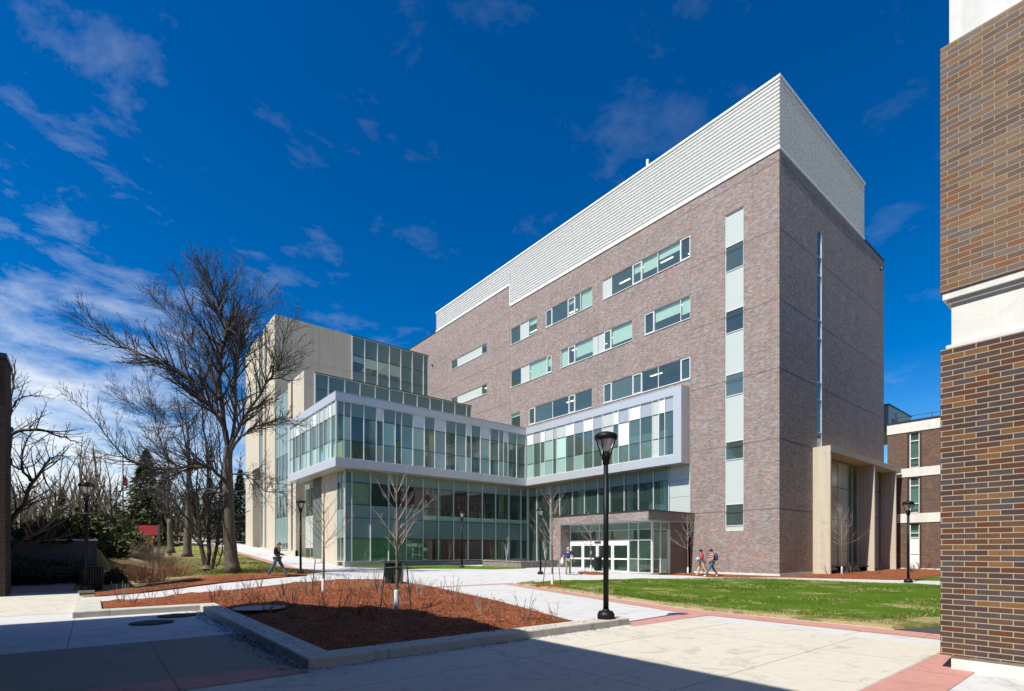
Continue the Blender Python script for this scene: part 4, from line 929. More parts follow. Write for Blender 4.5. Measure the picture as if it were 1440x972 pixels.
lamp_post(gl(-12.5,16.9), 'black lamp post on the grass strip before the large glass wall')
lamp_post(gl(-11.6,9.4), 'black lamp post nearest the brick planter left of the entrance canopy')
lamp_post(gl(-1.3,-6.9), 'black lamp post at the edge of the walk near the old three storey brick building')
q = at(316, 770, 48); lamp_post((q.x, q.y, h(q.x, q.y)), 'distant small black lamp post by the path behind the big bare tree')
q = MB(); q.box(-33.8,-33.3,10.7,11.2,0,.1); tag(q.build('lamp_footing', M['kerb']), kind='structure')

# ------------------------------------------------------------------ street furniture
def bench(loc, rz, label):
    t = thing('park_bench', label, 'bench', loc, rz)
    for k in range(4): m = MB(); m.box(-.95,.95,-.22+k*.11,-.14+k*.11,.43,.46); m.build('seat_slat', M['blackm'], t)
    for k in range(3): m = MB(); m.box(-.95,.95,.25+k*.02,.28+k*.02,.54+k*.12,.62+k*.12); m.build('back_slat', M['blackm'], t)
    for x in (-.85, .85):
        m = MB(); m.tube([(x,-.2,0),(x,-.2,.43),(x,.24,.43),(x,.33,.9)], .022, 6); m.build('side_frame', M['blackm'], t)
        m = MB(); m.tube([(x,.28,0),(x,.24,.43)], .022, 6); m.build('rear_leg', M['blackm'], t)
q = onz(18, 824, 0); bench((q.x, q.y, .01), 0, 'black slatted bench in deep shade at the far left before the retaining wall')
q = onz(103, 822, 0); bench((q.x, q.y, .01), 0, 'black slatted bench just left of the left lamp post in the shade')
def litter_bin(loc, label, hgt, w, rods=False, slat=True, lid=True):
    t = thing('litter_bin', label, 'litter bin', loc, .4)
    n = 22
    if slat:
        for k in range(n):
            a = k*2*math.pi/n; m = MB(); c, s_ = math.cos(a), math.sin(a)
            m.tube([(c*w*.46,s_*w*.46,.06),(c*w*.5,s_*w*.5,hgt*.6),(c*w*.52,s_*w*.52,hgt)], [.022,.022,.022], 4); m.build('slat', M['blackm'], t)
    m = MB(); m.lathe([(w*.42,.02),(w*.44,.05),(w*.46,hgt*.95),(w*.40,hgt*.96)], 18); m.build('liner', M['black'], t)
    m = MB(); m.lathe([(w*.56,hgt-.02),(w*.58,hgt+.02),(w*.55,hgt+.05),(w*.2,hgt+.06)] if not rods else [(w*.6,hgt),(w*.62,hgt+.02),(w*.6,hgt+.03),(w*.3,hgt+.035)], 18)
    m.build('lid', M['black'], t)
    return t
# twin metal bin unit behind the near young tree
q = Vector((-22.75, 6.95, h(-22.75,6.95)))
t = thing('litter_bin', 'large dark green metal litter bin on the path behind the near young tree', 'litter bin', tuple(q), math.atan2(UX, UY))
for x0 in (-.38, .02):
    m = MB(); m.box(x0,x0+.36,-.2,.2,.06,1.02); m.build('bin_body', M['blackm'], t)
    for k in range(6): m = MB(); m.box(x0+.02+k*.056,x0+.05+k*.056,-.225,-.2,.08,1.0); m.build('slat', plain('dark_green_slat', (.012,.03,.026), .4), t)
m = MB(); m.box(-.48,.50,-.3,.3,1.06,1.10); m.build('lid', M['black'], t)
m = MB()
for x in (-.36,.38): m.tube([(x,0,1.1),(x,0,1.62)], .012, 5)
build_each(m, 'rod', M['black'], t)
q = onz(132, 831, 0); litter_bin((q.x, q.y, .0), 'round black slatted litter bin beside the left lamp post', .92, .58)
q = Vector((-5.2, 10.35, 0)); litter_bin((q.x, q.y, h(q.x,q.y)), 'plain black litter bin standing before the entrance doors', .95, .62, False, False)
q = at(308, 765, 58)
t = thing('picnic_table', 'white picnic table on the path behind the big bare tree', 'picnic table', (q.x, q.y, h(q.x,q.y)), .5)
m = MB(); m.box(-.9,.9,-.38,.38,.72,.77); m.build('table_top', M['white'], t)
for y in (-.75,.6): m = MB(); m.box(-.9,.9,y,y+.15,.43,.47); m.build('seat', M['white'], t)
for x in (-.7,.7):
    m = MB(); m.tube([(x,-.7,0),(x,.3,.72)], .04, 4); m.tube([(x,.7,0),(x,-.3,.72)], .04, 4); m.box(x-.03,x+.03,-.72,.72,.38,.43); m.build('leg_frame', M['white'], t)
q = at(208, 755, 52)
t = thing('campus_sign', 'wide red sign board on dark posts beyond the shrubs', 'sign', (q.x, q.y, h(q.x,q.y)), math.atan2(UX, UY))
zb = CAMZ+(HY-752.5)/F*52-h(q.x,q.y); zt = CAMZ+(HY-739)/F*52-h(q.x,q.y)
m = MB(); m.box(-1.05,1.05,-.06,.06,zb,zt); m.build('board', M['red_sign'], t)
for x in (-1.13,1.13): m = MB(); m.box(x-.07,x+.07,-.09,.09,0,zt+.1); m.build('post', M['framed'], t)
rnd = random.Random(4)
q = at(173, 760, 60)
t = thing('flagpole', 'tall thin flagpole with a red flag hanging by the fir trees', 'flagpole', (q.x, q.y, h(q.x,q.y)), math.atan2(UX, UY))
ft = (HY-640)/F*60+CAMZ-h(q.x,q.y); m = MB(); m.lathe([(.09,0),(.05,ft),(.02,ft+.1)], 8); m.build('pole', M['framed'], t)
m = MB(); fz = (HY-668)/F*60+CAMZ-h(q.x,q.y)
for k in range(5):
    a, b = .05+k*.09, .05+(k+1)*.09; s0, s1 = .07*math.sin(k*1.7), .07*math.sin((k+1)*1.7)
    m.quad((a,s0,fz-1.2-a*.4),(b,s1,fz-1.2-b*.4),(b,s1,fz-b*.9),(a,s0,fz-a*.9))
m.build('flag', M['flag'], t)
q = at(147, 760, 66)
t = thing('utility_pole', 'bare wooden utility pole in front of the distant trees', 'pole', (q.x, q.y, h(q.x,q.y)))
ft = (HY-697)/F*66+CAMZ-h(q.x,q.y); m = MB(); m.lathe([(.16,0),(.11,ft)], 8); m.build('pole', M['bark'], t); m = MB(); m.box(-.6,.6,-.06,.06,ft-.5,ft-.38); m.build('crossarm', M['bark'], t)
# drain covers
def cover(x, y, r, z, label, slots, name='drain_grate'):
    t = thing(name, label, 'manhole cover', (x,y,z))
    m = MB(); m.lathe([(r,0),(r,.012),(r*.93,.014)], 28); m.build('rim', M['iron'], t)
    m = MB()
    if slots:
        n = int(r*1.8/.075)
        for k in range(-n//2+1, n//2+1):
            w = math.sqrt(max(0, (r*.93)**2-(k*.075)**2)); m.box(-w,w,k*.075-.016,k*.075+.016,.013,.020)
        m.build('grating', plain('grate_iron', (.10,.085,.07), .6, .4), t)
cover(-32.35,-.72,.42,.010,'round slotted drain grate in the pavement left of the kerb', True)
cover(-31.75,.42,.42,.010,'second round drain grate tucked into the kerb corner', True)
M['iron'] = M['fcrete']
cover(-30.15,-.75,.60,.19,'large plain round concrete cover lying in the shaded mulch', False, 'manhole_cover')

# ------------------------------------------------------------------ trees
def wob(rnd, s): return Vector((rnd.uniform(-s,s), rnd.uniform(-s,s), rnd.uniform(-s,s)))
rmin = .004
def grow(mb, p, d, L, r, lvl, rnd, maxl, dens, up=.10, spread=.75, ratio=.5, wobble=.16):
    n = max(2, min(6, int(L/.22))); pts = [p.copy()]; rad = [r]; d = d.normalized()
    for k in range(n):
        d = (d + wob(rnd, wobble) + Vector((0,0,up))).normalized(); pts.append(pts[-1] + d*(L/n)); rad.append(r*(1-.72*(k+1)/n))
    mb.tube(pts, rad, 5 if r > .03 else 3, False)
    if lvl < maxl: side(mb, pts, rad, L, lvl, rnd, maxl, dens, up, spread, ratio, .2, wobble)
def side(mb, pts, rad, L, lvl, rnd, maxl, dens, up, spread, ratio, t0=.15, wobble=.16, lmax=9):
    m = len(pts)-1; cnt = max(2, int(L*dens[min(lvl, len(dens)-1)]))
    for c in range(cnt):
        t = t0 + (1-t0)*(c+rnd.random())/cnt; f = t*m; i = min(m-1, int(f)); q = f-i
        p = pts[i].lerp(pts[i+1], q); d = (pts[i+1]-pts[i]).normalized(); a = d.orthogonal().normalized(); a.rotate(Matrix.Rotation(rnd.uniform(0, 2*math.pi), 3, d))
        nd = (d*(1-.25*spread) + a*spread*rnd.uniform(.6, 1.1) + Vector((0,0,up*2.2))).normalized()
        rr = rad[i]+(rad[i+1]-rad[i])*q
        grow(mb, p, nd, min(lmax, L*ratio*rnd.uniform(.6, 1.15)*(1.15-.82*t)), max(rmin, min(rr*.6, .005+L*ratio*.012)), lvl+1, rnd, maxl, dens, up, spread, ratio, wobble)
def pixline(pts, Y, dy=0):
    out = []
    n = len(pts)
    for k, p in enumerate(pts): out.append(at(p[0], p[1], Y + dy*k/max(1, n-1)))
    return out
def fine(pts, k=2):                                          # subdivide a limb smoothly
    o = []
    for i in range(len(pts)-1):
        p0 = pts[max(i-1,0)]; p1 = pts[i]; p2 = pts[i+1]; p3 = pts[min(i+2, len(pts)-1)]
        for j in range(k):
            t = j/k; o.append(.5*((2*p1)+(p2-p0)*t+(2*p0-5*p1+4*p2-p3)*t*t+(3*p1-p0-3*p2+p3)*t**3))
    o.append(pts[-1]); return o
def limb_tree(name, label, cat, base, Y, trunk, limbs, rnd, tr_r, maxl=3, dens=(2.4,3.2,5), ratio=.36, bark_m='bark', twig_m='twig', group=None):
    t = thing(name, label, cat, (0,0,0), 0, group)
    m = MB(); tp = fine(pixline(trunk, Y), 3); k = len(tp)
    rr = [tr_r*(1.45 if i == 0 else (1.12 if i == 1 else 1))*(1-.42*i/(k-1)) for i in range(k)]
    m.tube(tp, rr, 14, True)
    m.build('trunk', M[bark_m], t, smooth=True)
    cr = MB()
    for L_, r0, dy in limbs:
        pl = fine(pixline(L_, Y, dy), 3)
        pl = [pl[0]] + [p + wob(rnd, .05) for p in pl[1:]]
        n = len(pl); rad = [max(.008, .84*r0*(1-.9*i/(n-1))) for i in range(n)]
        cr.tube(pl, rad, 7, False); length = sum((pl[i+1]-pl[i]).length for i in range(n-1))
        side(cr, pl, rad, length, 0, rnd, maxl, dens, .05, .8, ratio, .16, .17, 2.3)
    cr.build('crown', M[twig_m], t)
    return t, cr
rnd = random.Random(7)
big = dict(trunk=[(327,806),(324,770),(322,735),(321,690),(320,650),(322,628)], limbs=[
 ([(322,640),(315,589),(309,537),(313,489),(318,463),(309,437),(302,412),(294,392),(287,374)], .17, 1.2),
 ([(321,628),(313,597),(298,575),(281,556),(259,526),(222,508),(181,491),(141,469),(113,443)], .15, -2.0),
 ([(323,630),(331,589),(330,515),(336,490),(341,471),(359,441),(381,413)], .12, 2.5),
 ([(322,634),(333,610),(344,585),(374,541),(385,525),(393,515),(400,478),(408,440)], .11, -1.0),
 ([(323,640),(335,618),(352,604),(372,595),(393,589),(410,595),(424,600)], .10, -2.0),
 ([(320,682),(311,672),(296,658),(267,656),(237,660),(204,656),(174,641),(137,597),(106,566)], .12, -3.5),
 ([(258,657),(241,650),(222,611),(211,552),(205,515)], .05, 1.0),
 ([(310,560),(300,537),(285,504),(263,482),(248,452),(228,432),(211,410)], .08, 2.5),
 ([(318,465),(330,456),(345,440),(367,386)], .06, -1.5),
 ([(320,700),(300,690),(275,688),(250,700),(225,690),(196,700)], .05, 3.0),
 ([(322,668),(345,668),(372,690),(392,690),(415,712)], .06, -2.5),
 ([(314,590),(296,560),(270,590),(240,600),(200,575),(165,560)], .05, 3.5),
 ([(313,489),(290,470),(270,440),(255,400),(240,372)], .06, -2.2),
 ([(309,437),(320,410),(335,385),(340,360)], .05, 2.2),
 ([(330,515),(350,500),(375,480),(392,445)], .045, 3.0),
 ([(176,642),(150,640),(128,648),(110,640)], .035, 1.5)])
rmin = .0085
limb_tree('bare_tree', 'large bare spreading tree on the grass left of the beige tower', 'tree', None, 27.6, big['trunk'], big['limbs'], rnd, .34, 3, (7.5,6.5,6.5), .40)
left = dict(trunk=[(-12,842),(-10,780),(-6,720),(2,670),(8,630),(12,600)], limbs=[
 ([(12,605),(16,562),(19,535),(24,505)], .10, 1), ([(8,622),(25,608),(51,603),(76,612),(99,618),(118,628)], .09, -1),
 ([(-8,755),(20,728),(33,708),(43,683),(58,663),(68,650),(82,640),(100,644)], .12, -1.5), ([(43,676),(31,655),(34,622),(47,607),(60,580)], .07, 1.5),
 ([(-10,795),(6,784),(31,761),(60,743),(86,718),(111,704),(130,690)], .12, -2), ([(10,640),(25,660),(45,655),(60,640),(70,610)], .05, 2),
 ([(14,575),(30,560),(50,556),(74,560)], .05, -1), ([(-4,700),(-10,660),(-5,600),(5,560),(14,530)], .09, 1), ([(60,663),(72,690),(84,700),(92,720)], .04, 1)])
limb_tree('bare_tree', 'crooked dark bare tree leaning in from the far left edge', 'tree', None, 20.5, left['trunk'], left['limbs'], random.Random(3), .26, 3, (3.8,4.2,5.5), .38)
clump = dict(trunk=[(291,800),(291,797),(291,795)], limbs=[
 ([(289,802),(281,770),(276,735),(272,700),(262,640),(255,590),(247,540)], .13, 1), ([(292,802),(293,760),(292,700),(290,640),(284,580),(280,520)], .15, 0),
 ([(290,802),(284,765),(279,720),(277,680),(275,620),(268,560)], .09, -1), ([(298,799),(306,760),(309,715),(312,660),(306,600),(300,545)], .12, 1.5),
 ([(304,797),(312,775),(315,745),(314,700),(320,650)], .05, 2)])
limb_tree('bare_tree', 'cluster of slim bare trunks just left of the big tree trunk', 'tree', None, 28.8, clump['trunk'], clump['limbs'], random.Random(9), .3, 3, (3.0,3.6,4.5), .30)
limb_tree('bare_tree', 'yellowish straight bare trunk standing left of the clump of trunks', 'tree', None, 36, [(263,783),(264,760),(265,720),(264,690)], [([(264,700),(266,650),(262,600),(258,560)], .16, 0),([(264,720),(250,690),(235,670),(215,655)], .07, -1),([(265,715),(278,690),(290,660)], .06, 1),([(264,690),(250,650),(240,610)], .06, 1)], random.Random(10), .28, 3, (3.2,3.8,4.5), .40)
limb_tree('bare_tree', 'shorter bare trunk between the sign and the yellowish trunk', 'tree', None, 43, [(241,778),(239,755),(238,730)], [([(238,740),(236,700),(238,660),(234,620)], .16, 0),([(238,735),(225,710),(205,690)], .07, -1),([(238,730),(252,700),(262,680)], .06, 1),([(237,720),(222,680),(210,650)], .06, 1)], random.Random(11), .25, 3, (3.2,3.8,4.5), .42)

rmin = .005
def young_tree(x, y, hgt, rnd, label, lean=0, twig='twigl', stakes=2, wrap=.5, dens=(3.2,3.6)):
    z = h(x, y)+.05; t = thing('young_tree', label, 'tree', (x,y,z), 0, 'staked young street trees with white trunk wraps')
    m = MB(); tp = [Vector((0,0,0)),Vector((lean*.3,0,hgt*.3)),Vector((lean*.4,.03,hgt*.42))]; m.tube(fine(tp,3), [.045,.045,.042,.040,.038,.035,.033], 8, False); m.build('trunk', M['bark'], t, smooth=True)
    cr = MB(); sp_ = fine([tp[-1], Vector((lean*.5,0,hgt*.6)), Vector((lean*.6,.05,hgt*.8)), Vector((lean*.4,0,hgt))], 3); rad = [.033*(1-.85*i/(len(sp_)-1)) for i in range(len(sp_))]
    cr.tube(sp_, rad, 5, False)
    for k in range(22):
        f = k/22; i = int(f*(len(sp_)-2)); a = rnd.uniform(0, 6.28); d = Vector((math.cos(a), math.sin(a), .42+1.5*f))
        grow(cr, sp_[i], d, hgt*(.44-.22*f)*rnd.uniform(.7,1.15), .012, 1, rnd, 3, (3.4,3.6,4), .075, .7, .42, .12)
    cr.build('crown', M[twig], t)
    if wrap: m = MB(); m.lathe([(.062,0),(.06,wrap),(.045,wrap+.01)], 12); m.build('trunk_wrap', M['wrap'], t)
    for k in range(stakes):
        sx = (-.38,.34)[k]; m = MB(); m.tube([Vector((sx*1.1*UY,sx*1.1*UX,0)), Vector((sx*.75*UY,sx*.75*UX,1.25))], .017, 5); m.build('stake', M['green_stake'], t)
    if stakes: m = MB(); m.tube([(-.28*UY*(stakes>0),-.28*UX,1.12),(0,-.05,1.14),(.26*UY*(stakes>1),.26*UX*(stakes>1),1.12)], .012, 4); m.build('tie', M['green_stake'], t)
rnd = random.Random(21)
young_tree(-27.35,-2.55, 3.45, rnd, 'nearest young bare tree in the mulch bed, with two green stakes', .05, 'twigl', 2, .55)
young_tree(-27.0,3.85, 3.9, rnd, 'slim young bare tree in the mulch bed near the narrow path, one green stake', .05, 'twigl', 1, .55)
young_tree(-17.4,2.2, 4.3, rnd, 'young bare tree on the lawn left of the brick entrance canopy', 0, 'twigl', 2, .5)
young_tree(-7.9,8.55, 3.9, rnd, 'young bare tree right beside the man in the blue shirt', 0, 'twigl', 2, .5)
young_tree(-2.3,4.95, 4.0, rnd, 'young pale bare tree before the bronze panel right of the entrance', 0, 'wrap' if False else 'twigl', 0, .45)
young_tree(5.6,-1.6, 4.6, rnd, 'young bare tree standing before the concrete portico', 0, 'twigl', 0, .5)
# small mulch rings
for (x,y,r) in ((-17.4,2.2,.75),(-7.9,8.55,.9),(-2.3,4.95,.8)):
    drape('mulch_ring', [(x+r*math.cos(a*.524),y+r*math.sin(a*.524)) for a in range(12)], M['mulch'], .09, .25, .08)
# two birches inside the planter
for (x,y,lab) in ((-3.2,18.0,'pale slim multi-stemmed shrub in the planter before the glass corner'),(-6.2,19.6,'pale slim multi-stemmed shrub at the back of the planter')):
    t = thing('bare_shrub', lab, 'shrub', (x,y,.65)); cr = MB(); rr = random.Random(x)
    for k in range(5): grow(cr, Vector((0,0,0)), Vector((rr.uniform(-.25,.25),rr.uniform(-.25,.25),1)), rr.uniform(1.6,2.4), .02, 1, rr, 3, (3,3,4), .12, .5, .35, .1)
    cr.build('stems', M['wrap'], t)

def fir(name, label, loc, H_, R_, rnd, mat='fir', n=2600, group=None, trunk=True, power=.85, base=.06):
    t = thing(name, label, 'tree', loc, 0, group)
    m = MB(); m.lathe([(H_*.018,0),(H_*.012,H_*.5),(.02,H_*.97)], 6); m.build('trunk', M['bark'], t)
    c = MB()
    for k in range(n):
        f = rnd.random()**1.25; z = H_*(base+(1-base)*f); a = rnd.uniform(0, 6.283)
        lob = 1+.22*math.sin(a*5+z*1.1)+.15*math.sin(a*9+z*2.3)
        rm = R_*(1-f)**power*lob*(.82+.36*((z*1.15)%1)); rr = rm*(.25+.75*rnd.random()**.5)
        p = Vector((rr*math.cos(a), rr*math.sin(a), z-rr*.22+rnd.uniform(-.1,.1)*H_*.06)); d = Vector((math.cos(a), math.sin(a), -.28+rnd.uniform(-.3,.3))); s_ = H_*.030*rnd.uniform(.6,1.4)
        w = d.cross(Vector((0,0,1))).normalized()*s_*.42; up = Vector((rnd.uniform(-.2,.2),rnd.uniform(-.2,.2),rnd.uniform(-.2,.6)))*s_*.35
        c.quad(p-d*s_*.5-w*.4, p+up-w, p+d*s_, p+w-up*.4)
    c.build('crown', M[mat], t); return t
rnd = random.Random(5)
def fira(px, Y, top, Rf, label, mat='fir', n=2600, name='fir_tree', group=None, power=.85):
    q = at(px, 760, Y); z = h(q.x, q.y); H_ = CAMZ+(HY-top)/F*Y - z
    return fir(name, label, (q.x, q.y, z-.1), H_, H_*Rf, rnd, mat, n, group, True, power)
fira(206, 58, 632, .30, 'tall broad dark fir tree behind the red sign', 'fir2', 5600)
fira(232, 60, 660, .30, 'dark fir tree partly hidden behind the bare trunks', 'fir', 3000)
fira(88, 56, 684, .26, 'olive coloured fir tree above the retaining wall', 'fir2', 3200)
fira(130, 80, 706, .22, 'small pointed fir tree on the skyline left of the utility pole', 'fir', 1600)
fira(163, 78, 704, .28, 'small bushy fir tree right of the utility pole', 'fir2', 1600)
fira(318, 70, 655, .24, 'dark tall fir tree behind the big bare trunk', 'fir', 3600)
fira(338, 76, 660, .24, 'dark tall fir tree against the left side of the beige tower', 'fir', 3600)
fira(296, 82, 672, .26, 'dark fir tree behind the cluster of slim trunks', 'fir', 3000)
fira(276, 88, 690, .26, 'mid sized fir tree beyond the road', 'fir2', 2000)
fira(60, 80, 712, .3, 'low dark fir tree behind the left bare tree', 'fir', 2000)
# distant tree line
protos = []
for k in range(3):
    f_ = fir('fir_tree', 'dark fir in the distant tree line beyond the road', (0,0,0), 8, 2.4, random.Random(50+k), ('fir','fir2','fir')[k], 900, 'firs of the distant tree line'); protos.append(f_)
bps = []
for k in range(3):
    t = thing('bare_tree', 'thin leafless tree in the distant tree line beyond the road', 'tree', (0,0,0), 0, 'leafless trees of the distant tree line'); rr = random.Random(80+k)
    m = MB(); m.lathe([(.16,-.3),(.1,3)], 6); m.build('trunk', M['twigy'], t); c = MB()
    for j in range(7): grow(c, Vector((0,0,1.2+j*.35)), Vector((rr.uniform(-.7,.7),rr.uniform(-.7,.7),1)), rr.uniform(3.0,5), .07, 0, rr, 3, (1.8,2.2,2.4), .08, .7, .42, .14)
    c.build('crown', M['twigy'] if k else M['twig'], t); bps.append(t)
index_children(); rnd = random.Random(13); usedf = [False]*3; usedb = [False]*3
spots = []
for k in range(74):
    px = -60+k*7.6+rnd.uniform(-6,6); Y = rnd.uniform(84, 125); spots.append((px, Y, rnd.random() < .45))
for k in range(16): spots.append((rnd.uniform(-20, 250), rnd.uniform(44, 76), False))
for px, Y, isf in spots:
    q = at(px, 760, Y)
    if q.x > -19.5 and q.y < 64: continue
    i = rnd.randrange(3); L_, us_ = (protos, usedf) if isf else (bps, usedb)
    o = L_[i] if not us_[i] else copy_tree(L_[i]); us_[i] = True
    o.location = (q.x, q.y, h(q.x, q.y)-.1); o.rotation_euler.z = rnd.uniform(0, 6.28); s_ = rnd.uniform(.75, 1.25)*(1.0 if isf else 1.15); o.scale = (s_, s_, s_)
# dense dark wood behind everything
m = MB(); rr = random.Random(31)
for k in range(15000):
    px = rr.uniform(-250, 420); Y = rr.uniform(128, 150); q = at(px, 700, Y); z = h(q.x, q.y)+abs(rr.gauss(0, 1))*3.6*(1+.35*math.sin(px*.05)+.3*math.sin(px*.021+1)); s_ = rr.uniform(.25,.7)
    d = wob(rr, 1).normalized()*s_; w = d.orthogonal()*rr.uniform(.5,1)
    p = Vector((q.x, q.y, z)); m.quad(p-d, p-w*.6, p+d, p+w*.6)
tag(m.build('distant_wood', leaf('mixed_wood', (.045,.045,.022), (.12,.10,.05))), 'brown and green wood closing the view at the far left', 'wood', kind='stuff')

# ------------------------------------------------------------------ shrubs of the left slope
def twig_shrub(name, label, loc, R_, H_, n, mat, rnd, group=None, r=.008, up=.02):
    t = thing(name, label, 'shrub', loc, 0, group); c = MB()
    for k in range(n):
        a = rnd.uniform(0, 6.283); q = R_*.5*rnd.random()**.5; p = Vector((q*math.cos(a), q*math.sin(a), 0)); d = Vector((math.cos(a)*.7*q/R_*1.6+rnd.uniform(-.25,.25), math.sin(a)*.7*q/R_*1.6+rnd.uniform(-.25,.25), 1))
        grow(c, p, d, H_*rnd.uniform(.6,1.1), r, 1, rnd, 2, (3,4), up, .55, .4, .1)
    c.build('stems', M[mat], t); return t
rnd = random.Random(17)
def gp(px, Y, d=0): q = at(px, 775, Y); return (q.x, q.y, h(q.x, q.y)+d)
for i, (px, Y, R_, H_, n, mt, lab) in enumerate([
 (212,24.5,1.3,.95,240,'twigr','reddish dense twiggy shrub nearest the upper mulch bed'),
 (245,27.5,1.2,.8,170,'twigr','reddish twiggy shrub below the grass slope'),
 (186,27,1.3,1.0,220,'twigr','reddish brown bushy shrub right of the stone wall'),
 (160,33,1.8,1.3,240,'twigy','tan leafless bush behind the stone wall'),
 (205,36,1.9,1.3,240,'twigy','tan leafless bush under the red sign'),
 (130,38,2.0,1.5,220,'twigy','tan leafless bush behind the left lamp post'),
 (185,42,2.0,1.6,220,'twigr','reddish brown bush left of the sign post'),
 (228,34,1.5,1.1,180,'twigy','grey tan bush right of the shrubs under the sign')]):
    twig_shrub('leafless_shrub', lab, gp(px, Y, -.05), R_, H_, n, mt, rnd)
def ever(px, Y, R_, H_, n, mat, lab):
    t = thing('evergreen_shrub', lab, 'shrub', gp(px, Y, -.1)); c = MB()
    for k in range(n):
        d0 = wob(rnd, 1).normalized(); rr = rnd.random()**.4; p = Vector((d0.x*R_*rr*(1+.2*math.sin(5*d0.x+3*d0.y)), d0.y*R_*rr, abs(d0.z)*H_*rr*(1+.2*math.sin(7*d0.y)))); d = (d0+wob(rnd,.7)).normalized()*.16*rnd.uniform(.6,1.5); w = d.orthogonal()*.35
        c.quad(p-d*.5, p-w, p+d, p+w)
    c.build('foliage', M[mat], t)
    m = MB(); m.tube([(0,0,0),(0,0,H_*.6)], .05, 5); m.build('stem', M['bark'], t)
for a in ((62,26.5,1.2,1.2,1800,'fir','dark evergreen shrub in the shade below the retaining wall'),(92,26.5,1.3,1.3,2200,'fir','dark evergreen shrub left of the lamp post in the shade'),
          (116,28.5,1.4,1.7,2200,'fir2','dark evergreen shrub directly behind the left lamp post'),(148,31,1.3,1.7,1800,'fir2','green juniper bush above the stone wall'),
          (172,38,1.5,1.9,1600,'fir2','green juniper bush left of the red sign'),(30,24.8,1.3,1.3,1800,'fir','low dark evergreen shrub behind the far left bench'),
          (163,25.6,.45,.75,700,'fir','small blackish shrub right of the round slatted bin'),(140,35,1.4,2.4,1600,'fir','upright dark conifer shrub beyond the stone wall'),(192,45,1.3,1.6,1200,'fir2','yellow green juniper below the red sign')): ever(*a)

# young shrubs planted in the mulch
protos = []
for k in range(5):
    t = thing('young_shrub', 'bare twiggy young shrub planted in the near mulch bed', 'shrub', (0,0,0), 0, 'bare young shrubs in the mulch beds'); rr = random.Random(200+k); c = MB()
    for j in range(5+k % 3):
        a = rr.uniform(0,6.28); grow(c, Vector((.05*math.cos(a),.05*math.sin(a),0)), Vector((math.cos(a)*.4,math.sin(a)*.4,1)), rr.uniform(.36,.68), .0105, 1, rr, 2, (4.5,5), .05, .6, .45, .16)
    c.build('stems', M['twigl'] if k in (1,4) else plain('grey_brown_stem%d' % k, (.12,.085,.065), .8, 0, .3, 5), t); protos.append(t)
index_children(); used = [False]*5; rnd = random.Random(99)
def inpoly(x, y, poly):
    c = False; n = len(poly)
    for i in range(n):
        x0,y0 = poly[i]; x1,y1 = poly[i-1]
        if (y0 > y) != (y1 > y) and x < (x1-x0)*(y-y0)/(y1-y0)+x0: c = not c
    return c
bed1 = [(-30.4,-6.5),(-26.2,-6.5),(-24.3,-2),(-22.6,5.3),(-22.6,8.0),(-24.3,9.3),(-27.1,8.0),(-32.1,5.0),(-32.8,4.6),(-32.8,2.4),(-30.4,2.3)]
pts = []
for (px,py) in ((640,845),(705,870),(678,860),(738,868),(782,868),(570,845),(545,850),(590,866),(490,850),(502,862),(375,858),(412,866),(455,855),(470,868),(352,835),(330,842),(300,842),(398,838),(420,846),(515,838),(600,838),(438,838),(360,852),(527,872)):
    q = onz(px, py, .2); pts.append((q.x, q.y))
while len(pts) < 74:
    x = rnd.uniform(-33, -22.5); y = rnd.uniform(-1.5, 9.3)
    if inpoly(x, y, bed1) and all((x-a)**2+(y-b)**2 > .4 for a, b in pts) and (x+27.35)**2+(y+2.55)**2 > .5: pts.append((x, y))
for x, y in pts:
    i = rnd.randrange(5); o = protos[i] if not used[i] else copy_tree(protos[i]); used[i] = True
    o.location = (x, y, h(x,y)+.12); o.rotation_euler.z = rnd.uniform(0,6.28); s_ = rnd.uniform(.7,1.2); o.scale = (s_,s_,s_*rnd.uniform(.8,1.15))
used = [False]; p6 = copy_tree(protos[0]); 
p6['label'] = 'bare twiggy young shrub in the mulch strip by the concrete portico'; p6['group'] = 'bare young shrubs along the building foot'
index_children(); first = True
for k in range(26):
    x = rnd.uniform(8, 22) if k < 20 else rnd.uniform(2,6); y = -1.6-rnd.random()*2.6
    o = p6 if first else copy_tree(p6); first = False; o.location = (x,y,.1); o.rotation_euler.z = rnd.uniform(0,6.28); s_ = rnd.uniform(1,1.5); o.scale = (s_,s_,s_)
# loose bark chips near the camera
m = MB(); rr = random.Random(2)
for k in range(7500):
    x = rr.uniform(-30.7,-23.0); y = rr.uniform(-7.1, 5)
    if not inpoly(x, y, [(-30.72,-7.12),(-25.6,-7.12),(-23.9,-2),(-22.6,5),(-30.7,5)]): continue
    d_ = min(x+30.72, y+7.12, 1.0); z = .115+.13*ss(0,.8,d_)*.45+rr.uniform(-.02,.045); a = rr.uniform(0,3.14); l = rr.uniform(.02,.055); w = rr.uniform(.006,.014); tl = rr.uniform(-.5,.5)
    d = Vector((math.cos(a), math.sin(a), tl))*l; e = Vector((-math.sin(a), math.cos(a), rr.uniform(-.4,.4)))*w; p = Vector((x,y,z)); m.quad(p-d-e, p+d-e, p+d+e, p-d+e)
tag(m.build('mulch_chips', M['mulch']), 'loose red bark chips scattered over the near mulch bed', 'bark chips', kind='stuff')

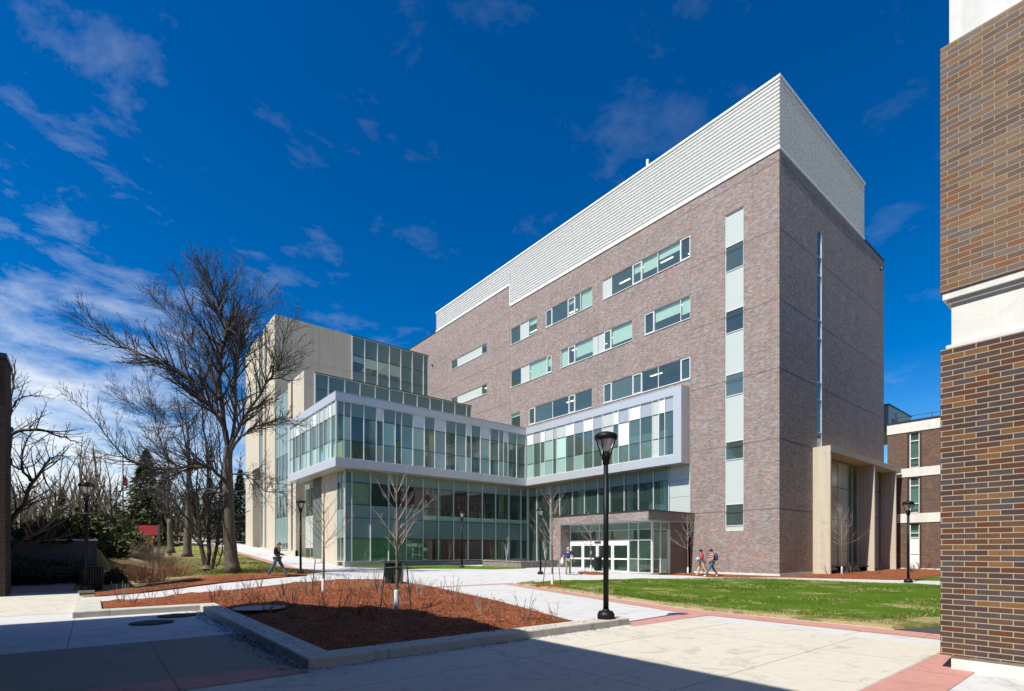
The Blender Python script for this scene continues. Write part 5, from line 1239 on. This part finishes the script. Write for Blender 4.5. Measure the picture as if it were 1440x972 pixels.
m = MB(); rr = random.Random(12)
for k in range(1100):
    if k < 700: x = -31.14-abs(rr.gauss(0,.16)); y = rr.uniform(-7.4,1.4); z = .012
    elif k < 900: x = rr.uniform(-31,-25); y = -7.54-abs(rr.gauss(0,.08)); z = .012
    else: x, y = rr.choice(((rr.uniform(-31.05,-30.75), rr.uniform(-7,1.4)), (rr.uniform(-30.6,-25), rr.uniform(-7.45,-7.15)))); z = .156
    a = rr.uniform(0,3.14); l = rr.uniform(.008,.030); w = rr.uniform(.004,.010); d = Vector((math.cos(a), math.sin(a), 0))*l; e = Vector((-math.sin(a), math.cos(a), .4))*w; p = Vector((x,y,z)); m.quad(p-d-e, p+d-e, p+d+e, p-d+e)
tag(m.build('bark_debris', plain('dark_debris', (.06,.03,.02), .9, 0, .5, 20)), 'dark bark crumbs lying on the paving along the kerb', 'debris', kind='stuff')

# ------------------------------------------------------------------ people
def skin_obj(name, verts, edges, radii, mat, parent, root=0, sub=1):
    me = bpy.data.meshes.new(name); me.from_pydata([tuple(v) for v in verts], edges, []); me.update(); me.materials.append(mat)
    o = bpy.data.objects.new(name, me); col.objects.link(o); o.parent = parent
    md = o.modifiers.new('skin', 'SKIN'); md.use_smooth_shade = True
    if me.skin_vertices:
        for i, r in enumerate(radii):
            sv = me.skin_vertices[0].data[i]; sv.radius = r if isinstance(r, tuple) else (r, r); sv.use_root = (i == root)
    s_ = o.modifiers.new('sub', 'SUBSURF'); s_.levels = sub; s_.render_levels = sub
    return o
def person(label, loc, heading, J, top, legs, shoes, hair, hgt=1.75, cap=None, sleeves=True, glasses=False, jacket=0, face=0):
    """J: joints in metres, forward = +Y, right = +X"""
    s_ = hgt/1.75; t = thing('person', label, 'person', loc, heading); t.scale = (s_, s_, s_)
    P_ = dict(pel=(0,0,.95), sp=(0,.01,1.15), ch=(0,.01,1.33), nk=(0,.01,1.49), hd=(0,.04,1.60), tp=(0,.03,1.69),
              hl=(-.095,0,.90), hr=(.095,0,.90), sl=(-.19,0,1.41), sr=(.19,0,1.41)); P_.update(J)
    V = []; R_ = []; E_ = []; ix = {}
    def add(n, r, *lk):
        ix[n] = len(V); V.append(Vector(P_[n])); R_.append(r)
        for l in lk: E_.append((ix[l], ix[n]))
    add('pel',(.145,.10)); add('sp',(.13,.095),'pel'); add('ch',(.155,.105),'sp'); add('nk',.055,'ch'); add('hd',(.078,.095),'nk'); add('tp',(.06,.07),'hd')
    for a in 'lr':
        add('s'+a,.062,'ch'); add('e'+a,.043,'s'+a); add('w'+a,.028,'e'+a)
        d = (Vector(P_['w'+a])-Vector(P_['e'+a])).normalized(); P_['p'+a] = Vector(P_['w'+a])+d*.07; add('p'+a,(.038,.018),'w'+a)
        sd_ = Vector((0,1,0)) if abs(d.y) < .8 else Vector((1,0,0)); sd_ = (sd_-d*sd_.dot(d)).normalized()
        for k, (o_, l) in enumerate(((-.03,.065),(-.01,.078),(.01,.074),(.03,.058))):
            P_['f%d%s'%(k,a)] = P_['p'+a]+sd_*o_+d*l*.6; P_['g%d%s'%(k,a)] = P_['p'+a]+sd_*o_*1.1+d*l+Vector((0 if a == 'l' else 0,0,-.004))
            add('f%d%s'%(k,a),.009,'p'+a); add('g%d%s'%(k,a),.007,'f%d%s'%(k,a))
        P_['t'+a] = Vector(P_['w'+a])+d*.045+sd_*.055; add('t'+a,.010,'w'+a)
        add('h'+a,.085,'pel'); add('k'+a,.055,'h'+a); add('a'+a,.038,'k'+a); add('o'+a,(.035,.028),'a'+a)
    skin_obj('body', V, E_, R_, M['skin'], t)
    def sub(names, edges, radii, nm, mt, sb=1): skin_obj(nm, [P_[n] for n in names], edges, radii, mt, t, 0, sb)
    sub(['pel','hl','kl','al','hr','kr','ar'], [(0,1),(1,2),(2,3),(0,4),(4,5),(5,6)], [(.155,.115),.100,.073,.060,.100,.073,.060], 'trousers', legs)
    lowz = P_['pel'][2]-jacket; P_['hem'] = Vector((P_['pel'][0], P_['pel'][1]-.01, lowz))
    if sleeves: sub(['hem','sp','ch','nk','sl','el','wl','sr','er','wr'], [(0,1),(1,2),(2,3),(2,4),(4,5),(5,6),(2,7),(7,8),(8,9)], [(.165,.125),(.152,.115),(.178,.125),.065,.078,.060,.045,.078,.060,.045], 'jacket' if jacket > .05 else 'shirt', top)
    else:
        for a in 'lr': P_['m'+a] = Vector(P_['s'+a]).lerp(Vector(P_['e'+a]), .75)
        sub(['hem','sp','ch','nk','sl','ml','sr','mr'], [(0,1),(1,2),(2,3),(2,4),(4,5),(2,6),(6,7)], [(.165,.125),(.155,.118),(.18,.13),.062,.082,.068,.082,.068], 'shirt', top)
    for a in 'lr': sub(['a'+a,'o'+a], [(0,1)], [.055,(.045,.038)], 'shoe', shoes)
    hd = Vector(P_['hd']); m = MB(); rr_ = Vector((0,-1,0))
    m.lathe([(.088,.0),(.099,.04),(.094,.085),(.065,.125),(.02,.142)] , 14, (hd.x,hd.y-.022,hd.z-.012)); m.build('cap' if cap else 'hair', cap or hair, t, smooth=True)
    m = MB(); m.box(hd.x-.084,hd.x+.084,hd.y-.10,hd.y-.02,hd.z-.07,hd.z+.02); m.build('back_hair', hair, t)
    if cap: m = MB(); m.box(hd.x-.065,hd.x+.065,hd.y+.06,hd.y+.165,hd.z+.035,hd.z+.05); m.build('cap_peak', cap, t)
    m = MB(); m.box(hd.x-.012,hd.x+.012,hd.y+.09,hd.y+.125,hd.z-.045,hd.z-.005); m.build('nose', M['skin'], t)
    if glasses: m = MB(); m.box(hd.x-.082,hd.x+.082,hd.y+.055,hd.y+.108,hd.z-.008,hd.z+.026); m.build('sunglasses', M['black'], t)
    else:
        for q in (-.032,.032): m = MB(); m.box(hd.x+q-.011,hd.x+q+.011,hd.y+.088,hd.y+.098,hd.z+.004,hd.z+.016); m.build('eye', M['hair'], t)
    m = MB(); m.box(hd.x-.024,hd.x+.024,hd.y+.088,hd.y+.097,hd.z-.068,hd.z-.058); m.build('mouth', plain('lips', (.35,.12,.10), .5), t)
    return t, P_
right_h = math.atan2(UX, UY) - math.pi/2      # heading (rotation z) that faces camera right
q = onz(390, 817, .12)
person('person with fair hair, sunglasses and black jacket striding along the narrow path', (q.x, q.y, h(q.x,q.y)+.01), right_h,
       dict(kl=(-.09,.22,.50), al=(-.09,.42,.10), ol=(-.09,.56,.05), kr=(.09,-.16,.52), ar=(.09,-.42,.13), **{'or':(.09,-.33,.04)}, el=(-.25,-.02,1.14), wl=(-.22,.24,1.08), er=(.25,-.02,1.13), wr=(.20,.26,1.02), hd=(0,.08,1.61), tp=(0,.07,1.70)),
       M['c_black'], M['jeans'], M['c_black'], M['blond'], 1.76, None, True, True, .12)
q = onz(1001, 811.5, 0)
t1, P1 = person('person with dark cap, red striped shirt, blue jeans and backpack walking by the brick wall', (q.x, q.y, .0), right_h+math.pi,
       dict(kl=(-.09,.20,.50), al=(-.09,.40,.10), ol=(-.09,.55,.06), kr=(.09,-.12,.51), ar=(.09,-.40,.13), **{'or':(.09,-.28,.05)}, el=(-.24,.02,1.13), wl=(-.16,.24,1.08), er=(.24,-.10,1.14), wr=(.2,.10,.98), hd=(0,.07,1.60), tp=(0,.06,1.69)),
       M['stripe'], M['jeans'], M['shoe_w'], M['hair'], 1.76, M['hair'], False)
bp = MB(); bp.lathe([(.10,0),(.16,.06),(.165,.3),(.12,.42),(.04,.45)], 12)
bo = bp.build('backpack', plain('navy_cloth', (.03,.05,.13), .8), None, (0,0,0), True); bo.matrix_world = t1.matrix_basis @ Matrix.Translation((0,-.25,1.0)) @ Matrix.Diagonal((1,.72,1,1)); tag(bo, 'navy backpack worn by the person in the red striped shirt', 'backpack')
q = onz(994, 810, 0)
t2, P2 = person('person in red top and cream trousers walking just behind the one in stripes', (q.x+.15, q.y+.45, .0), right_h+math.pi,
       dict(kl=(-.09,-.10,.51), al=(-.09,-.34,.13), ol=(-.09,-.22,.05), kr=(.09,.16,.51), ar=(.09,.24,.09), **{'or':(.09,.38,.05)}, el=(-.24,.05,1.15), wl=(-.12,.26,1.08), er=(.24,.04,1.14), wr=(.12,.25,1.06), hd=(0,.07,1.60), tp=(0,.06,1.69)),
       M['c_red'], M['cream_c'], M['shoe_w'], M['hair'], 1.74, M['c_black'], True)
bg_ = MB(); bg_.lathe([(.05,0),(.15,.05),(.17,.16),(.13,.27),(.05,.31)], 10); bo = bg_.build('bag', M['c_lblue'], None, (0,0,0), True)
bo.matrix_world = t2.matrix_basis @ Matrix.Translation((-.05,.26,.92)); tag(bo, 'pale blue jacket bundle carried by the person in cream trousers', 'bundle')
q = onz(799, 808, .12)
t3, P3 = person('balding man in a blue T-shirt and khaki trousers walking away toward the doors', (q.x, q.y, h(q.x,q.y)), math.atan2(UX, UY)-.25,
       dict(kl=(-.09,-.06,.50), al=(-.09,-.28,.11), ol=(-.09,-.17,.04), kr=(.09,.14,.50), ar=(.09,.16,.09), **{'or':(.09,.30,.05)}, el=(-.29,-.02,1.14), wl=(-.33,.05,.90), er=(.29,-.02,1.14), wr=(.36,.08,.90)),
       M['c_blue'], M['khaki'], M['hair'], M['skin'], 1.78, None, False)
bg_ = MB(); bg_.lathe([(.03,0),(.10,.06),(.11,.25),(.05,.42),(.02,.46)], 10); bo = bg_.build('bag', M['c_white'], None, (0,0,0), True)
bo.matrix_world = t3.matrix_basis @ Matrix.Translation((-.37,.05,.62)); tag(bo, 'white carrier bag in the left hand of the man in blue', 'bag')
